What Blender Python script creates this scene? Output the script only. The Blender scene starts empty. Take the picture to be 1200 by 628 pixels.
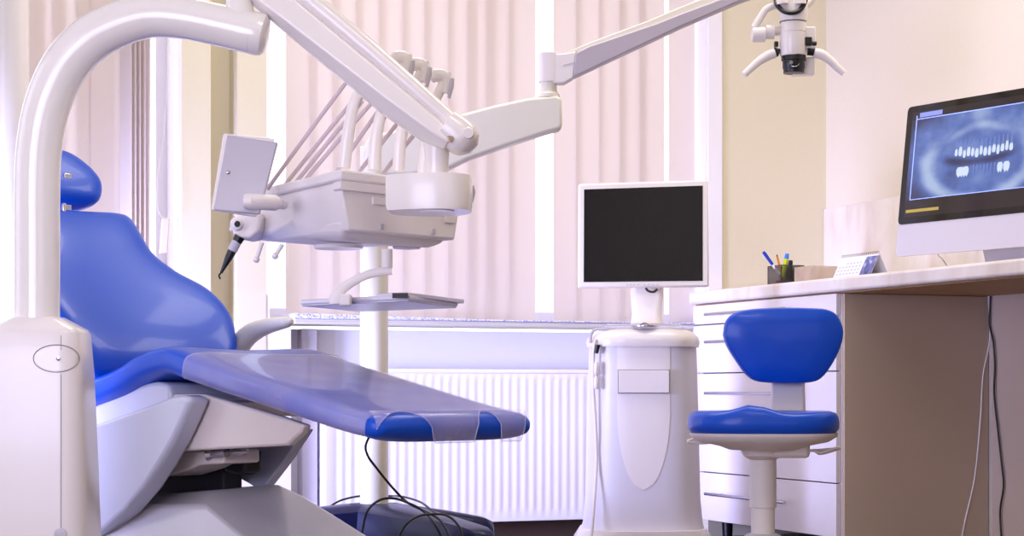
import bpy, bmesh, math, random
from mathutils import Vector, Matrix
V = Vector
random.seed(7)
PI = math.pi
C = bpy.context.scene.collection
S = bpy.context.scene
# ------------------------------------------------------------------ camera, world, lights, exposure
F = 2200.0; HOR = 455.0; CAMZ = 0.57
cd = bpy.data.cameras.new('camera'); cam = bpy.data.objects.new('camera', cd); C.objects.link(cam)
cam.location = (0, 0, CAMZ); cam.rotation_euler = (PI/2, 0, 0)
cd.sensor_width = 36.0; cd.lens = 36.0*F/1200.0; cd.shift_y = (HOR-314.0)/1200.0
cd.dof.use_dof = False
S.camera = cam
S.view_settings.view_transform = 'Standard'; S.view_settings.look = 'None'
S.view_settings.gamma = 1.0; S.view_settings.use_curve_mapping = False
S.view_settings.exposure = -0.12
w = bpy.data.worlds.new('sky'); S.world = w; w.use_nodes = True
bg = w.node_tree.nodes['Background']; bg.inputs[0].default_value = (0.80, 0.80, 1.0, 1); bg.inputs[1].default_value = 2.6

TH = math.radians(21.8); CT, ST = math.cos(TH), math.sin(TH)
CX, CY = 1.2424, 7.426                       # room corner between window wall and right wall
def R(u, v, z=0.0):                          # room frame: u along the window wall, v into depth, 0,0 = corner
    return V((CX+u*CT-v*ST, CY+u*ST+v*CT, z))
RU = V((CT, ST, 0)); RV = V((-ST, CT, 0)); UP = V((0, 0, 1))
def P(u, v, Y): return V(((u-600)/F*Y, Y, CAMZ-(v-HOR)/F*Y))
def wu(px, vv=0.0):                          # room-u of the point of the plane v=vv seen at pixel column px
    k = (px-600)/F
    ox, oy = CX-vv*ST, CY+vv*CT
    return (k*oy-ox)/(CT-k*ST)
def wz(px, py, vv=0.0):
    p = R(wu(px, vv), vv); return CAMZ-(py-HOR)/F*p.y

def area(name, loc, target, sx, sy, power, col, spread=PI):
    l = bpy.data.lights.new(name, 'AREA'); l.shape = 'RECTANGLE'; l.size = sx; l.size_y = sy
    l.energy = power; l.color = col; l.spread = spread
    o = bpy.data.objects.new(name, l); C.objects.link(o); o.location = loc
    o.rotation_euler = (V(target)-V(loc)).to_track_quat('-Z', 'Y').to_euler()
    return o
CEIL = 2.95
WARM = (1.0, 0.93, 0.86); COOL = (0.50, 0.54, 1.0)
LAMPS = [(-0.9, -1.7, 23), (-2.2, -1.0, 20), (-2.4, -3.7, 17), (-3.3, -5.4, 7)]
for i, (a, b, pw) in enumerate(LAMPS):
    p = R(a, b, CEIL-0.09)
    area('ceiling_light', p, p-UP, 1.1, 0.5, pw, WARM)
# daylight area lights put in at the left wall openings
area('daylight_fill', R(-4.62, -4.3, 1.15), R(-2.2, -1.2, 0.8), 1.6, 1.2, 19, (0.66, 0.64, 1.0), math.radians(120))
area('daylight_fill', R(-4.62, -1.3, 0.60), R(-1.1, 0.0, 0.38), 0.9, 0.8, 42, (0.50, 0.52, 1.0), math.radians(60))  # narrow cool beam added to brighten the wall and radiator below the sill
# daylight stand-in: fill light added behind the camera, no window in that wall
area('daylight_fill', R(-2.4, -7.3, 1.7), R(-2.0, 0, 1.0), 2.6, 1.5, 12, (1.0, 0.95, 0.93))

# ------------------------------------------------------------------ helpers
def lin(c):
    c = c/255.0
    return c/12.92 if c <= 0.04045 else ((c+0.055)/1.055)**2.4
def rgb(r, g, b): return (lin(r), lin(g), lin(b), 1)
MATS = {}
def mat(name, col, rough=0.5, metal=0.0, coat=0.0, emit=None, es=0.0, spec=0.5, noise=0.0, nscale=30, bump=0.0, bscale=200):
    m = bpy.data.materials.new(name); m.use_nodes = True
    nt = m.node_tree; b = nt.nodes['Principled BSDF']
    b.inputs['Base Color'].default_value = rgb(*col); b.inputs['Roughness'].default_value = rough
    b.inputs['Metallic'].default_value = metal; b.inputs['Coat Weight'].default_value = coat
    b.inputs['Coat Roughness'].default_value = 0.08
    b.inputs['Specular IOR Level'].default_value = spec
    if emit: b.inputs['Emission Color'].default_value = rgb(*emit); b.inputs['Emission Strength'].default_value = es
    tc = nt.nodes.new('ShaderNodeTexCoord')
    n = nt.nodes.new('ShaderNodeTexNoise'); n.inputs['Scale'].default_value = nscale; n.inputs['Detail'].default_value = 4
    nt.links.new(tc.outputs['Object'], n.inputs['Vector'])
    mx = nt.nodes.new('ShaderNodeMix'); mx.data_type = 'RGBA'
    nv = max(noise, 0.015)
    mx.inputs['A'].default_value = tuple(x*(1-nv) for x in rgb(*col)[:3])+(1,)
    mx.inputs['B'].default_value = tuple(min(1, x*(1+nv)) for x in rgb(*col)[:3])+(1,)
    nt.links.new(n.outputs['Fac'], mx.inputs['Factor']); nt.links.new(mx.outputs['Result'], b.inputs['Base Color'])
    if bump > 0:
        n2 = nt.nodes.new('ShaderNodeTexNoise'); n2.inputs['Scale'].default_value = bscale; n2.inputs['Detail'].default_value = 3
        nt.links.new(tc.outputs['Object'], n2.inputs['Vector'])
        bp = nt.nodes.new('ShaderNodeBump'); bp.inputs['Strength'].default_value = bump; bp.inputs['Distance'].default_value = 0.002
        nt.links.new(n2.outputs['Fac'], bp.inputs['Height']); nt.links.new(bp.outputs['Normal'], b.inputs['Normal'])
    MATS[name] = m
    return m
def ramp_mat(name, cols, scale, rough, stretch=(1, 1, 1), detail=6, dist=0.0, rot=(0, 0, 0)):
    m = mat(name, cols[0][1], rough); nt = m.node_tree; b = nt.nodes['Principled BSDF']
    tc = nt.nodes.new('ShaderNodeTexCoord'); mp = nt.nodes.new('ShaderNodeMapping'); mp.inputs['Scale'].default_value = stretch
    mp.inputs['Rotation'].default_value = rot
    nt.links.new(tc.outputs['Object'], mp.inputs['Vector'])
    n = nt.nodes.new('ShaderNodeTexNoise'); n.inputs['Scale'].default_value = scale; n.inputs['Detail'].default_value = detail
    n.inputs['Distortion'].default_value = dist
    nt.links.new(mp.outputs['Vector'], n.inputs['Vector'])
    r = nt.nodes.new('ShaderNodeValToRGB'); cr = r.color_ramp
    while len(cr.elements) < len(cols): cr.elements.new(0.5)
    for e, (pos, c) in zip(cr.elements, cols): e.position = pos; e.color = rgb(*c)
    nt.links.new(n.outputs['Fac'], r.inputs['Fac']); nt.links.new(r.outputs['Color'], b.inputs['Base Color'])
    return m
M_WALL = mat('cream_paint', (226, 217, 190), 0.75, noise=0.02, nscale=60, bump=0.08, bscale=300)
M_WALLR = mat('pinkish_cream_paint', (232, 222, 206), 0.75, noise=0.02, nscale=60, bump=0.06, bscale=300)
M_PIER = mat('pier_paint', (230, 220, 202), 0.75, bump=0.05, bscale=300)
M_BELOW = mat('white_paint', (236, 236, 244), 0.6)
M_REVEAL = mat('reveal_paint', (243, 240, 245), 0.5)
M_CEIL = mat('ceiling_paint', (240, 238, 235), 0.8)
M_TAN = mat('beige_laminate', (206, 186, 166), 0.5, noise=0.05, nscale=400)
M_UNDER = mat('brown_board', (176, 138, 96), 0.6, noise=0.06, nscale=300)
M_BASEB = mat('brown_baseboard', (84, 66, 56), 0.5)
M_WHITE = mat('white_plastic', (240, 232, 226), 0.28, coat=0.3)
M_WHITE2 = mat('satin_white_plastic', (238, 230, 226), 0.42)
M_GLOSSW = mat('gloss_white_enamel', (240, 234, 226), 0.16, coat=0.6)
M_CREAM = mat('ivory_plastic', (232, 226, 208), 0.35)
M_GREYP = mat('grey_plastic', (196, 190, 196), 0.4)
M_LAM = mat('white_laminate', (238, 230, 232), 0.35)
M_SHELL = mat('pale_grey_shell', (192, 193, 208), 0.25, coat=0.3)
M_FRAMEB = mat('beige_grey_shell', (222, 210, 202), 0.35)
M_HOOD = mat('hood_grey', (196, 192, 194), 0.28, coat=0.3)
M_BLUE = mat('blue_vinyl', (3, 76, 196), 0.36, coat=0.12, spec=0.35, bump=0.05, bscale=900)
M_NAVY = mat('navy_shell', (6, 16, 64), 0.33, spec=0.3)
M_BLACK = mat('black_plastic', (18, 18, 22), 0.35)
M_DARK = mat('hollow_shade_dark', (34, 32, 36), 0.7)  # dark tone for the shade in the hollow under the chair seat
M_RUB = mat('black_rubber', (14, 14, 18), 0.45)
M_METAL = mat('brushed_metal', (200, 198, 205), 0.22, metal=1.0)
M_ALU = mat('aluminium', (214, 210, 222), 0.38, metal=0.35)
M_RAD = mat('radiator_enamel', (246, 243, 250), 0.35)
M_HOSE = mat('grey_hose', (206, 190, 198), 0.5)
M_SCREEN = mat('dark_screen', (20, 17, 20), 0.22, spec=0.3)
M_FLOOR = ramp_mat('speckled_floor', [(0.3, (60, 48, 46)), (0.5, (110, 88, 80)), (0.7, (140, 120, 112))], 60, 0.4)
M_GRAN = ramp_mat('blue_granite', [(0.36, (150, 158, 220)), (0.47, (214, 216, 248)), (0.62, (246, 246, 255))], 160, 0.25, detail=3)
M_MARB = ramp_mat('cream_marble', [(0.30, (222, 208, 196)), (0.45, (236, 226, 218)), (0.62, (242, 236, 230)), (0.74, (228, 214, 200))], 3.0, 0.28, stretch=(2.6, 2.6, 0.9), dist=0.6, rot=(0.0, 0.6, 0.4))
M_DBLUE = mat('pen_blue', (24, 60, 190), 0.3)
M_LBLUE = mat('cap_blue', (60, 130, 240), 0.3)
M_ORANGE = mat('pencil_orange', (240, 160, 30), 0.4)
M_LIME = mat('marker_lime', (200, 220, 30), 0.35)
M_GREEN = mat('green_plastic', (50, 150, 60), 0.4)
M_RED = mat('red_plastic', (200, 40, 60), 0.4)
M_WOOD = mat('pale_wood', (224, 190, 150), 0.5)
M_PAPER = mat('white_paper', (240, 238, 250), 0.7)
M_PHOTO = ramp_mat('calendar_picture', [(0.35, (60, 64, 120)), (0.55, (120, 124, 176)), (0.7, (190, 192, 226))], 40, 0.5)
M_INK = mat('grey_ink', (196, 190, 214), 0.7)
M_CYAN = mat('cyan_print', (40, 150, 220), 0.5)
M_SCREW = mat('brass_screw', (170, 150, 130), 0.35, metal=0.7)
M_SEAM = mat('seam_grey', (150, 140, 140), 0.6)
M_AMBER = mat('amber_text', (160, 140, 60), 0.5, emit=(190, 165, 80), es=0.3)

def clear_mat(name, tint, alpha, rough=0.1, whit=None):
    m = bpy.data.materials.new(name); m.use_nodes = True; nt = m.node_tree; nt.nodes.clear()
    out = nt.nodes.new('ShaderNodeOutputMaterial'); tr = nt.nodes.new('ShaderNodeBsdfTransparent'); tr.inputs[0].default_value = (1, 1, 1, 1)
    pr = nt.nodes.new('ShaderNodeBsdfPrincipled'); pr.inputs['Base Color'].default_value = rgb(*tint); pr.inputs['Roughness'].default_value = rough
    pr.inputs['Coat Weight'].default_value = 0.5
    mx = nt.nodes.new('ShaderNodeMixShader'); mx.inputs[0].default_value = alpha
    n = nt.nodes.new('ShaderNodeTexNoise'); n.inputs['Scale'].default_value = 9
    tc = nt.nodes.new('ShaderNodeTexCoord'); nt.links.new(tc.outputs['Object'], n.inputs['Vector'])
    mr = nt.nodes.new('ShaderNodeMapRange'); mr.inputs['From Min'].default_value = 0.3; mr.inputs['From Max'].default_value = 0.7
    mr.inputs['To Min'].default_value = alpha*0.8; mr.inputs['To Max'].default_value = min(1, alpha*1.2)
    nt.links.new(n.outputs['Fac'], mr.inputs['Value']); nt.links.new(mr.outputs['Result'], mx.inputs[0])
    nt.links.new(tr.outputs[0], mx.inputs[1]); nt.links.new(pr.outputs[0], mx.inputs[2]); nt.links.new(mx.outputs[0], out.inputs[0])
    return m
M_FILM = clear_mat('clear_film', (226, 214, 236), 0.28, 0.12)
M_FILME = clear_mat('film_hem', (220, 215, 245), 0.4, 0.2)
M_GLASS = clear_mat('window_glass', (240, 245, 255), 0.06, 0.02)
M_CLEARP = clear_mat('clear_acrylic', (235, 232, 245), 0.40, 0.1)
M_MESH = clear_mat('wire_mesh', (50, 44, 48), 0.42, 0.5)
# vane cloth: diffuse + translucent
m = bpy.data.materials.new('vane_cloth'); m.use_nodes = True; nt = m.node_tree; nt.nodes.clear()
out = nt.nodes.new('ShaderNodeOutputMaterial'); df = nt.nodes.new('ShaderNodeBsdfDiffuse'); tl = nt.nodes.new('ShaderNodeBsdfTranslucent')
df.inputs[0].default_value = rgb(238, 231, 226); tl.inputs[0].default_value = rgb(246, 236, 230)
mx = nt.nodes.new('ShaderNodeMixShader'); mx.inputs[0].default_value = 0.45
wv = nt.nodes.new('ShaderNodeTexNoise'); wv.inputs['Scale'].default_value = 300
nt.links.new(df.outputs[0], mx.inputs[1]); nt.links.new(tl.outputs[0], mx.inputs[2])
bp = nt.nodes.new('ShaderNodeBump'); bp.inputs['Strength'].default_value = 0.1; bp.inputs['Distance'].default_value = 0.001
nt.links.new(wv.outputs['Fac'], bp.inputs['Height']); nt.links.new(bp.outputs['Normal'], df.inputs['Normal'])
nt.links.new(mx.outputs[0], out.inputs[0]); M_VANE = m

def obj(name, bm, m, parent=None, bevel=0.0, sub=0, segs=2, ang=35, solid=0.0):
    me = bpy.data.meshes.new(name)
    bmesh.ops.recalc_face_normals(bm, faces=bm.faces[:])
    org = V(parent.matrix_basis.translation) if parent is not None else None
    if parent is not None:
        acc = V((0, 0, 0)); q = parent
        while q is not None: acc += V(q.location); q = q.parent
        org = acc
    else:
        mn = V((min(v.co.x for v in bm.verts), min(v.co.y for v in bm.verts), min(v.co.z for v in bm.verts)))
        mxx = V((max(v.co.x for v in bm.verts), max(v.co.y for v in bm.verts), 0))
        org = V(((mn.x+mxx.x)/2, (mn.y+mxx.y)/2, mn.z))
    for v in bm.verts: v.co -= org
    bm.to_mesh(me); bm.free()
    for p in me.polygons: p.use_smooth = True
    try: me.set_sharp_from_angle(angle=math.radians(ang))
    except Exception: pass
    me.materials.append(m)
    o = bpy.data.objects.new(name, me); C.objects.link(o)
    if parent is not None: o.parent = parent
    else: o.location = org
    if solid: md = o.modifiers.new('thick', 'SOLIDIFY'); md.thickness = solid
    if bevel:
        md = o.modifiers.new('bevel', 'BEVEL'); md.width = bevel; md.segments = segs; md.limit_method = 'ANGLE'; md.angle_limit = math.radians(32)
        md.harden_normals = False
    if sub: md = o.modifiers.new('sub', 'SUBSURF'); md.levels = sub; md.render_levels = sub
    return o
def tag(o, label, cat, group=None, kind=None):
    o['label'] = label; o['category'] = cat
    if group: o['group'] = group
    if kind: o['kind'] = kind
    return o
def thing(name, loc, label, cat, group=None):
    o = bpy.data.objects.new(name, None); C.objects.link(o); o.location = loc; o.empty_display_size = 0.05
    return tag(o, label, cat, group)
def struct(name, bm, m, label, cat='room', **k):
    o = obj(name, bm, m, None, **k); tag(o, label, cat, kind='structure'); return o
def B(): return bmesh.new()
def hexa(bm, pts):
    vs = [bm.verts.new(p) for p in pts]
    for f in ((0, 1, 2, 3), (7, 6, 5, 4), (0, 4, 5, 1), (1, 5, 6, 2), (2, 6, 7, 3), (3, 7, 4, 0)): bm.faces.new([vs[i] for i in f])
def rbox(bm, u0, u1, v0, v1, z0, z1):         # box in the room frame
    hexa(bm, [R(u0, v0, z0), R(u1, v0, z0), R(u1, v1, z0), R(u0, v1, z0), R(u0, v0, z1), R(u1, v0, z1), R(u1, v1, z1), R(u0, v1, z1)])
def obox(bm, c, ax, ay, az, sx, sy, sz):      # box by centre, axes, half sizes
    c = V(c); ax = V(ax).normalized()*sx; ay = V(ay).normalized()*sy; az = V(az).normalized()*sz
    hexa(bm, [c-ax-ay-az, c+ax-ay-az, c+ax+ay-az, c-ax+ay-az, c-ax-ay+az, c+ax-ay+az, c+ax+ay+az, c-ax+ay+az])
def prism(bm, pts, ext):
    ext = V(ext); a = [bm.verts.new(V(p)) for p in pts]; b = [bm.verts.new(V(p)+ext) for p in pts]
    n = len(a); bm.faces.new(a); bm.faces.new(b[::-1])
    for i in range(n): bm.faces.new([a[i], b[i], b[(i+1) % n], a[(i+1) % n]])
def loft(bm, rings, cap=True, closed=False):
    rr = [[bm.verts.new(V(p)) for p in r] for r in rings]; n = len(rr[0])
    for i in range(len(rr)-1 if not closed else len(rr)):
        a = rr[i]; b = rr[(i+1) % len(rr)]
        for j in range(n): bm.faces.new([a[j], a[(j+1) % n], b[(j+1) % n], b[j]])
    if cap and not closed: bm.faces.new(rr[0][::-1]); bm.faces.new(rr[-1])
def smooth_path(pts, n=8):
    pts = [V(p) for p in pts]
    if len(pts) < 3: return pts
    out = []; q = [pts[0]*2-pts[1]]+pts+[pts[-1]*2-pts[-2]]
    for i in range(1, len(q)-2):
        a, b, c, d = q[i-1:i+3]
        for k in range(n):
            t = k/n
            out.append(0.5*((2*b)+(c-a)*t+(2*a-5*b+4*c-d)*t*t+(3*b-a-3*c+d)*t*t*t))
    out.append(q[-2]); return out
def tube(bm, pts, r, seg=12, sm=0, rb=None, ref=None, e=2.0, caps=True):
    """sweep along pts; r float or list; rb = second radius (flattened section)"""
    n0 = len(pts)
    if sm:
        if not isinstance(r, (int, float)):
            rs = []
            for i in range(n0-1):
                for k in range(sm): rs.append(r[i]+(r[i+1]-r[i])*k/sm)
            rs.append(r[-1]); r = rs
        pts = smooth_path(pts, sm)
    pts = [V(p) for p in pts]; n = len(pts)
    if isinstance(r, (int, float)): r = [r]*n
    rings = []; N = V(ref) if ref is not None else None
    for i in range(n):
        t = (pts[min(i+1, n-1)]-pts[max(i-1, 0)]).normalized()
        if N is None: N = t.cross(V((0, 0, 1)) if abs(t.z) < 0.9 else V((0, 1, 0)))
        N = (N-t*N.dot(t)).normalized(); Bn = t.cross(N)
        ra = r[i]; rbb = ra if rb is None else rb*ra/max(r)
        ring = []
        for j in range(seg):
            a = 2*PI*j/seg; c, s = math.cos(a), math.sin(a)
            cc = math.copysign(abs(c)**(2/e), c); ss = math.copysign(abs(s)**(2/e), s)
            ring.append(pts[i]+N*(ra*cc)+Bn*(rbb*ss))
        rings.append(ring)
    loft(bm, rings, cap=caps)
def cyl(bm, a, b, r, seg=24, r2=None): tube(bm, [a, b], [r, r if r2 is None else r2], seg)
def lathe(bm, c, prof, seg=32, axis=(0, 0, 1)):
    ax = V(axis).normalized(); N = ax.cross(V((0, 1, 0)) if abs(ax.y) < 0.9 else V((1, 0, 0))).normalized(); Bn = ax.cross(N)
    loft(bm, [[V(c)+ax*z+(N*math.cos(2*PI*j/seg)+Bn*math.sin(2*PI*j/seg))*max(r, 1e-4) for j in range(seg)] for r, z in prof])
def rrect(hx, hy, rad, k=5):
    pts = []
    for cx, cy, a0 in ((hx-rad, hy-rad, 0), (-hx+rad, hy-rad, 90), (-hx+rad, -hy+rad, 180), (hx-rad, -hy+rad, 270)):
        for i in range(k+1):
            a = math.radians(a0+90*i/k); pts.append((cx+rad*math.cos(a), cy+rad*math.sin(a)))
    return pts
def pillow(bm, outline, o, ax, ay, n, thick, edge=0.5, back=0.25, steps=7):
    """cushion from a closed 2-D outline: domed front along n"""
    cx = sum(p[0] for p in outline)/len(outline); cy = sum(p[1] for p in outline)/len(outline)
    rings = []
    prof = []
    for i in range(steps+1):
        a = -PI/2+PI*i/steps; prof.append((1-edge*(1-math.cos(a))*0.5, math.sin(a)))
    for sc, h in prof:
        hh = h*thick*(0.5 if h > 0 else back)
        rings.append([V(o)+V(ax)*(cx+(x-cx)*sc)+V(ay)*(cy+(y-cy)*sc)+V(n)*hh for x, y in outline])
    # dome
    for sc, hx in ((0.55, 0.60), (0.25, 0.66), (0.02, 0.68)):
        s2 = (1-edge*0.5)*sc
        rings.append([V(o)+V(ax)*(cx+(x-cx)*s2)+V(ay)*(cy+(y-cy)*s2)+V(n)*thick*hx for x, y in outline])
    loft(bm, rings)

# ------------------------------------------------------------------ the setting
ZTOP = CEIL
sill_z = wz(520, 377)
U_L, V_B = -4.7, -7.6
b = B(); rbox(b, U_L-0.1, 0.1, V_B-0.1, 0.45, -0.1, 0); struct('floor', b, M_FLOOR, 'dark speckled floor of the surgery')
b = B(); rbox(b, U_L-0.1, 0.1, V_B-0.1, 0.45, CEIL, CEIL+0.1); struct('ceiling', b, M_CEIL, 'white ceiling of the surgery')
b = B(); rbox(b, 0, 0.1, V_B, 0.3, 0, CEIL); struct('wall_right', b, M_WALLR, 'cream wall behind the marble topped desk')
b = B(); rbox(b, U_L, 0, V_B-0.1, V_B, 0, CEIL); struct('wall_back', b, M_WALL, 'cream wall behind the viewer')
b = B()
for a in ((V_B, -5.4, 0, CEIL), (-3.2, -1.8, 0, CEIL), (-0.7, 0.3, 0, CEIL), (-5.4, -3.2, 0, 0.3), (-5.4, -3.2, 2.3, CEIL), (-1.8, -0.7, 0, 0.1), (-1.8, -0.7, 2.3, CEIL)): rbox(b, U_L-0.1, U_L, a[0], a[1], a[2], a[3])
struct('wall_left', b, M_WALL, 'cream wall with a window to the left')
b = B(); rbox(b, U_L-0.06, U_L-0.05, -5.4, -3.2, 0.3, 2.3); rbox(b, U_L-0.06, U_L-0.05, -1.8, -0.7, 0.1, 2.3); wl = struct('window_3', b, M_GLASS, 'unseen window in the left wall, its low pane added for a light beam', 'window')  # low opening near the window wall added for the beam on the radiator
# window wall: piers and parts around two windows
uw0, uw1 = wu(312), wu(830)                   # right window opening
ul0, ul1 = U_L+0.2, wu(213)                   # left window opening
n0, n1 = wu(247), wu(278)                     # niche between the two piers
b = B()
rbox(b, uw1, 0.1, 0, 0.28, 0, CEIL)           # right of the window
rbox(b, n1, uw0, 0, 0.28, 0, CEIL)
rbox(b, ul1, n0, 0, 0.28, 0, CEIL)
rbox(b, n0, n1, 0.12, 0.28, 0, CEIL)
rbox(b, U_L-0.1, ul0, 0, 0.28, 0, CEIL)
rbox(b, ul0, ul1, 0, 0.28, 2.5, CEIL); rbox(b, uw0, uw1, 0, 0.28, 2.5, CEIL)
struct('wall_window_side', b, M_WALL, 'cream wall with piers around the two windows')
b = B()
rbox(b, uw0, uw1, 0.10, 0.28, 0, sill_z-0.03)
struct('wall_below_window', b, M_BELOW, 'white painted wall below the granite sill')
b = B(); rbox(b, ul0, ul1, 0.02, 0.28, 0, 0.55)
struct('wall_below_left_window', b, M_BELOW, 'white painted wall below the left window')
b = B(); rbox(b, n1+0.002, uw0-0.002, -0.004, 0, 0, wz(295, 345))
struct('trim_2', b, M_PIER, 'smooth lower panel of the narrow pier beside the window')
for i, (a, c, z0) in enumerate(((uw0, uw1, sill_z), (ul0, ul1, 0.55))):
    b = B()
    for (x0, x1, y0, y1) in ((a, a+0.05, z0, 2.5), (c-0.05, c, z0, 2.5), (a, c, z0, z0+0.05), (a, c, 2.45, 2.5)): rbox(b, x0, x1, 0.20, 0.26, y0, y1)
    o = struct('window_%d' % (i+1), b, M_REVEAL, ['white framed window behind the wide vertical blind', 'white framed window behind the left vertical blind'][i], 'window', bevel=0.004)
    b = B(); rbox(b, a, c, 0.225, 0.235, z0, 2.5); g = obj('pane', b, M_GLASS, o)
    b = B(); rbox(b, (a+c)/2-0.03, (a+c)/2+0.03, 0.20, 0.26, z0, 2.5); obj('mullion', b, M_REVEAL, o)
# white reveal strips
b = B(); rbox(b, wu(828), wu(845), -0.012, 0.0, sill_z, CEIL); struct('trim_1', b, M_REVEAL, 'white upright trim right of the wide window', bevel=0.003)
b = B(); rbox(b, uw0, uw0+0.012, 0.0, 0.2, sill_z, 2.5); rbox(b, uw1-0.012, uw1, 0.0, 0.2, sill_z, 2.5); struct('trim_3', b, M_REVEAL, 'white reveals of the wide window')
b = B(); rbox(b, ul1-0.012, ul1-0.0, 0.0, 0.2, 0.55, 2.5); struct('trim_4', b, M_REVEAL, 'white reveal of the left window')
b = B(); rbox(b, wu(312), wu(341), 0.0, 0.10, 0, sill_z); struct('trim_5', b, M_REVEAL, 'white strip of wall left of the granite sill')
# granite sill
b = B(); prism(b, [R(wu(342), -0.04, sill_z+0.003), R(wu(560), -0.04, sill_z+0.003), R(uw1, -0.04, sill_z+0.003), R(uw1, -0.04, sill_z+0.007), R(wu(560), -0.04, sill_z+0.009), R(wu(342), -0.04, sill_z+0.022)], RV*0.24); struct('trim_6', b, M_GRAN, 'blue speckled granite window sill above the radiator', bevel=0.003)
b = B(); rbox(b, wu(342), uw1+0.0, -0.028, 0.2, sill_z-0.016, sill_z+0.003); struct('trim_7', b, M_CREAM, 'cream moulding below the granite sill', bevel=0.006)
b = B(); rbox(b, uw0, uw1, 0.08, 0.10, 0, 0.07); struct('baseboard_window_side', b, M_BASEB, 'dark brown baseboard under the radiator')
# pipes left of the radiator
b = B(); rbox(b, wu(357), wu(376), 0.04, 0.10, 0, sill_z-0.03); struct('trim_8', b, M_GREYP, 'grey pipe casing left of the radiator', bevel=0.004)

# ------------------------------------------------------------------ vertical blinds
def vane(parent, uc, ang, z0, z1, wd=0.089, vv=0.07, bow=0.0012):
    b = B(); n = 6; ca, sa = math.cos(ang), math.sin(ang); rows = []
    for side in (0, 0.0012):
        for z in (z0, z1):
            rows.append([R(uc+(wd*(i/n-0.5))*ca, vv+(wd*(i/n-0.5))*sa+bow*(1-(2*i/n-1)**2)+side, z) for i in range(n+1)])
    vs = [[b.verts.new(p) for p in r] for r in rows]
    for i in range(n):
        b.faces.new([vs[0][i], vs[0][i+1], vs[1][i+1], vs[1][i]]); b.faces.new([vs[2][i+1], vs[2][i], vs[3][i], vs[3][i+1]])
    for k in (0, n): b.faces.new([vs[0][k], vs[1][k], vs[3][k], vs[2][k]])
    for k in (0, 1):
        for i in range(n): b.faces.new([vs[k][i], vs[k][i+1], vs[k+2][i+1], vs[k+2][i]])
    return obj('vane', b, M_VANE, parent, ang=80)
def chain(parent, pts, r=0.0022):
    b = B(); path = smooth_path(pts, 6)
    acc = 0; last = path[0]
    for i in range(1, len(path)):
        seg = (path[i]-path[i-1]); L = seg.length; d = 0
        while acc+ (L-d) >= 0.011:
            d += 0.011-acc; acc = 0
            p = path[i-1]+seg*(d/L)
            bmesh.ops.create_icosphere(b, subdivisions=1, radius=r, matrix=Matrix.Translation(p))
        acc += L-d
    tube(b, path, r*0.35, 4)
    return obj('bead_chain', b, M_CREAM, parent)
vb = thing('vertical_blind', R(wu(570), 0.07, sill_z+0.03), 'wide pink-white vertical blind hanging behind the black screened monitor', 'blind', 'vertical blinds')
edges = [353, 380, 407, 434, 461, 488, 514, 541, 564, 586, 612, 664, 690, 717, 741, 764, 799]
for i, e in enumerate(edges):
    a = math.radians(9 if i not in (0, 16) else 5)
    vane(vb, wu(e, 0.07), a, sill_z+(0.024 if e < 480 else 0.013), 2.42, wd=0.116)
b = B(); rbox(b, uw0+0.015, uw1-0.015, 0.045, 0.095, 2.42, 2.47); obj('head_rail', b, M_REVEAL, vb)
chain(vb, [R(wu(336, 0.04), 0.035, 2.42), R(wu(336.5, 0.04), 0.035, 1.6), R(wu(337, 0.04), 0.035, sill_z+0.12)])
vl = thing('vertical_blind', R(wu(120), 0.05, 0.6), 'narrow lilac vertical blind bunched beside the left window, behind the chair', 'blind', 'vertical blinds')
for px, a in ((-60, 8), (-30, 8), (0, 8), (30, 8), (55, 8), (85, 6), (112, 8), (128, 8)): vane(vl, wu(px, 0.05), math.radians(a), 0.62, 2.42, wd=0.127, vv=0.05)
for px, a in ((143, -60), (149, -63), (155, -66), (161, -68), (167, -70)): vane(vl, wu(px, 0.05), math.radians(a), 0.62, 2.42, wd=0.10, vv=0.045)
b = B(); rbox(b, ul0+0.01, ul1-0.02, 0.03, 0.08, 2.42, 2.47); obj('head_rail', b, M_REVEAL, vl)
q = lambda px, py: P(px, py, R(wu(px, -0.02), -0.02).y)
chain(vl, [q(197, -60), q(196.5, 40), q(193, 150), q(186, 200), q(184, 235), q(188, 252), q(197, 256), q(206, 250), q(209, 230), q(204, 190), q(199, 120), q(198, 30), q(198, -60)])
b = B(); pts = [q(190, 256), q(199, 256), q(196, 297), q(187, 297)]; prism(b, pts, RV*0.012); obj('chain_weight', b, mat('beige_weight', (226, 214, 190), 0.5), vl, bevel=0.003)
# white riser pipe at the far left edge
b = B(); pc = P(8, 300, 5.6); cyl(b, (pc.x, pc.y, 0), (pc.x, pc.y, CEIL), 0.065, 32)
o = obj('support_column', b, M_GLOSSW); tag(o, 'white upright tube at the left edge behind the chair arch', 'pipe')

# ------------------------------------------------------------------ radiator
ru0, ru1 = wu(379, 0.0), wu(760, 0.0)
rz1, rz0 = wz(560, 434), wz(560, 611)
rad = thing('panel_radiator', R((ru0+ru1)/2, 0.0, rz0), 'long white ribbed panel radiator under the granite window sill', 'radiator')
b = B()
VF = -0.03
per = 0.0334; nfl = int((ru1-ru0-0.05)/per); u = ru0; us = [(ru0, 0)]
x = ru0+0.03
for i in range(nfl):
    us += [(x, 0), (x+per*0.14, 1), (x+per*0.56, 1), (x+per*0.70, 0)]; x += per
us.append((ru1, 0))
zt, zb = wz(560, 446), wz(560, 596)
zs = [(rz0, 0), (zb-0.016, 0), (zb, 1), (zt, 1), (zt+0.012, 0), (rz1, 0)]
g = [[b.verts.new(R(uu, VF+(0.0026*k*kz), z)) for uu, k in us] for z, kz in zs]
for i in range(len(zs)-1):
    for j in range(len(us)-1): b.faces.new([g[i][j], g[i][j+1], g[i+1][j+1], g[i+1][j]])
obj('front_panel', b, M_RAD, rad, ang=20)
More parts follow.
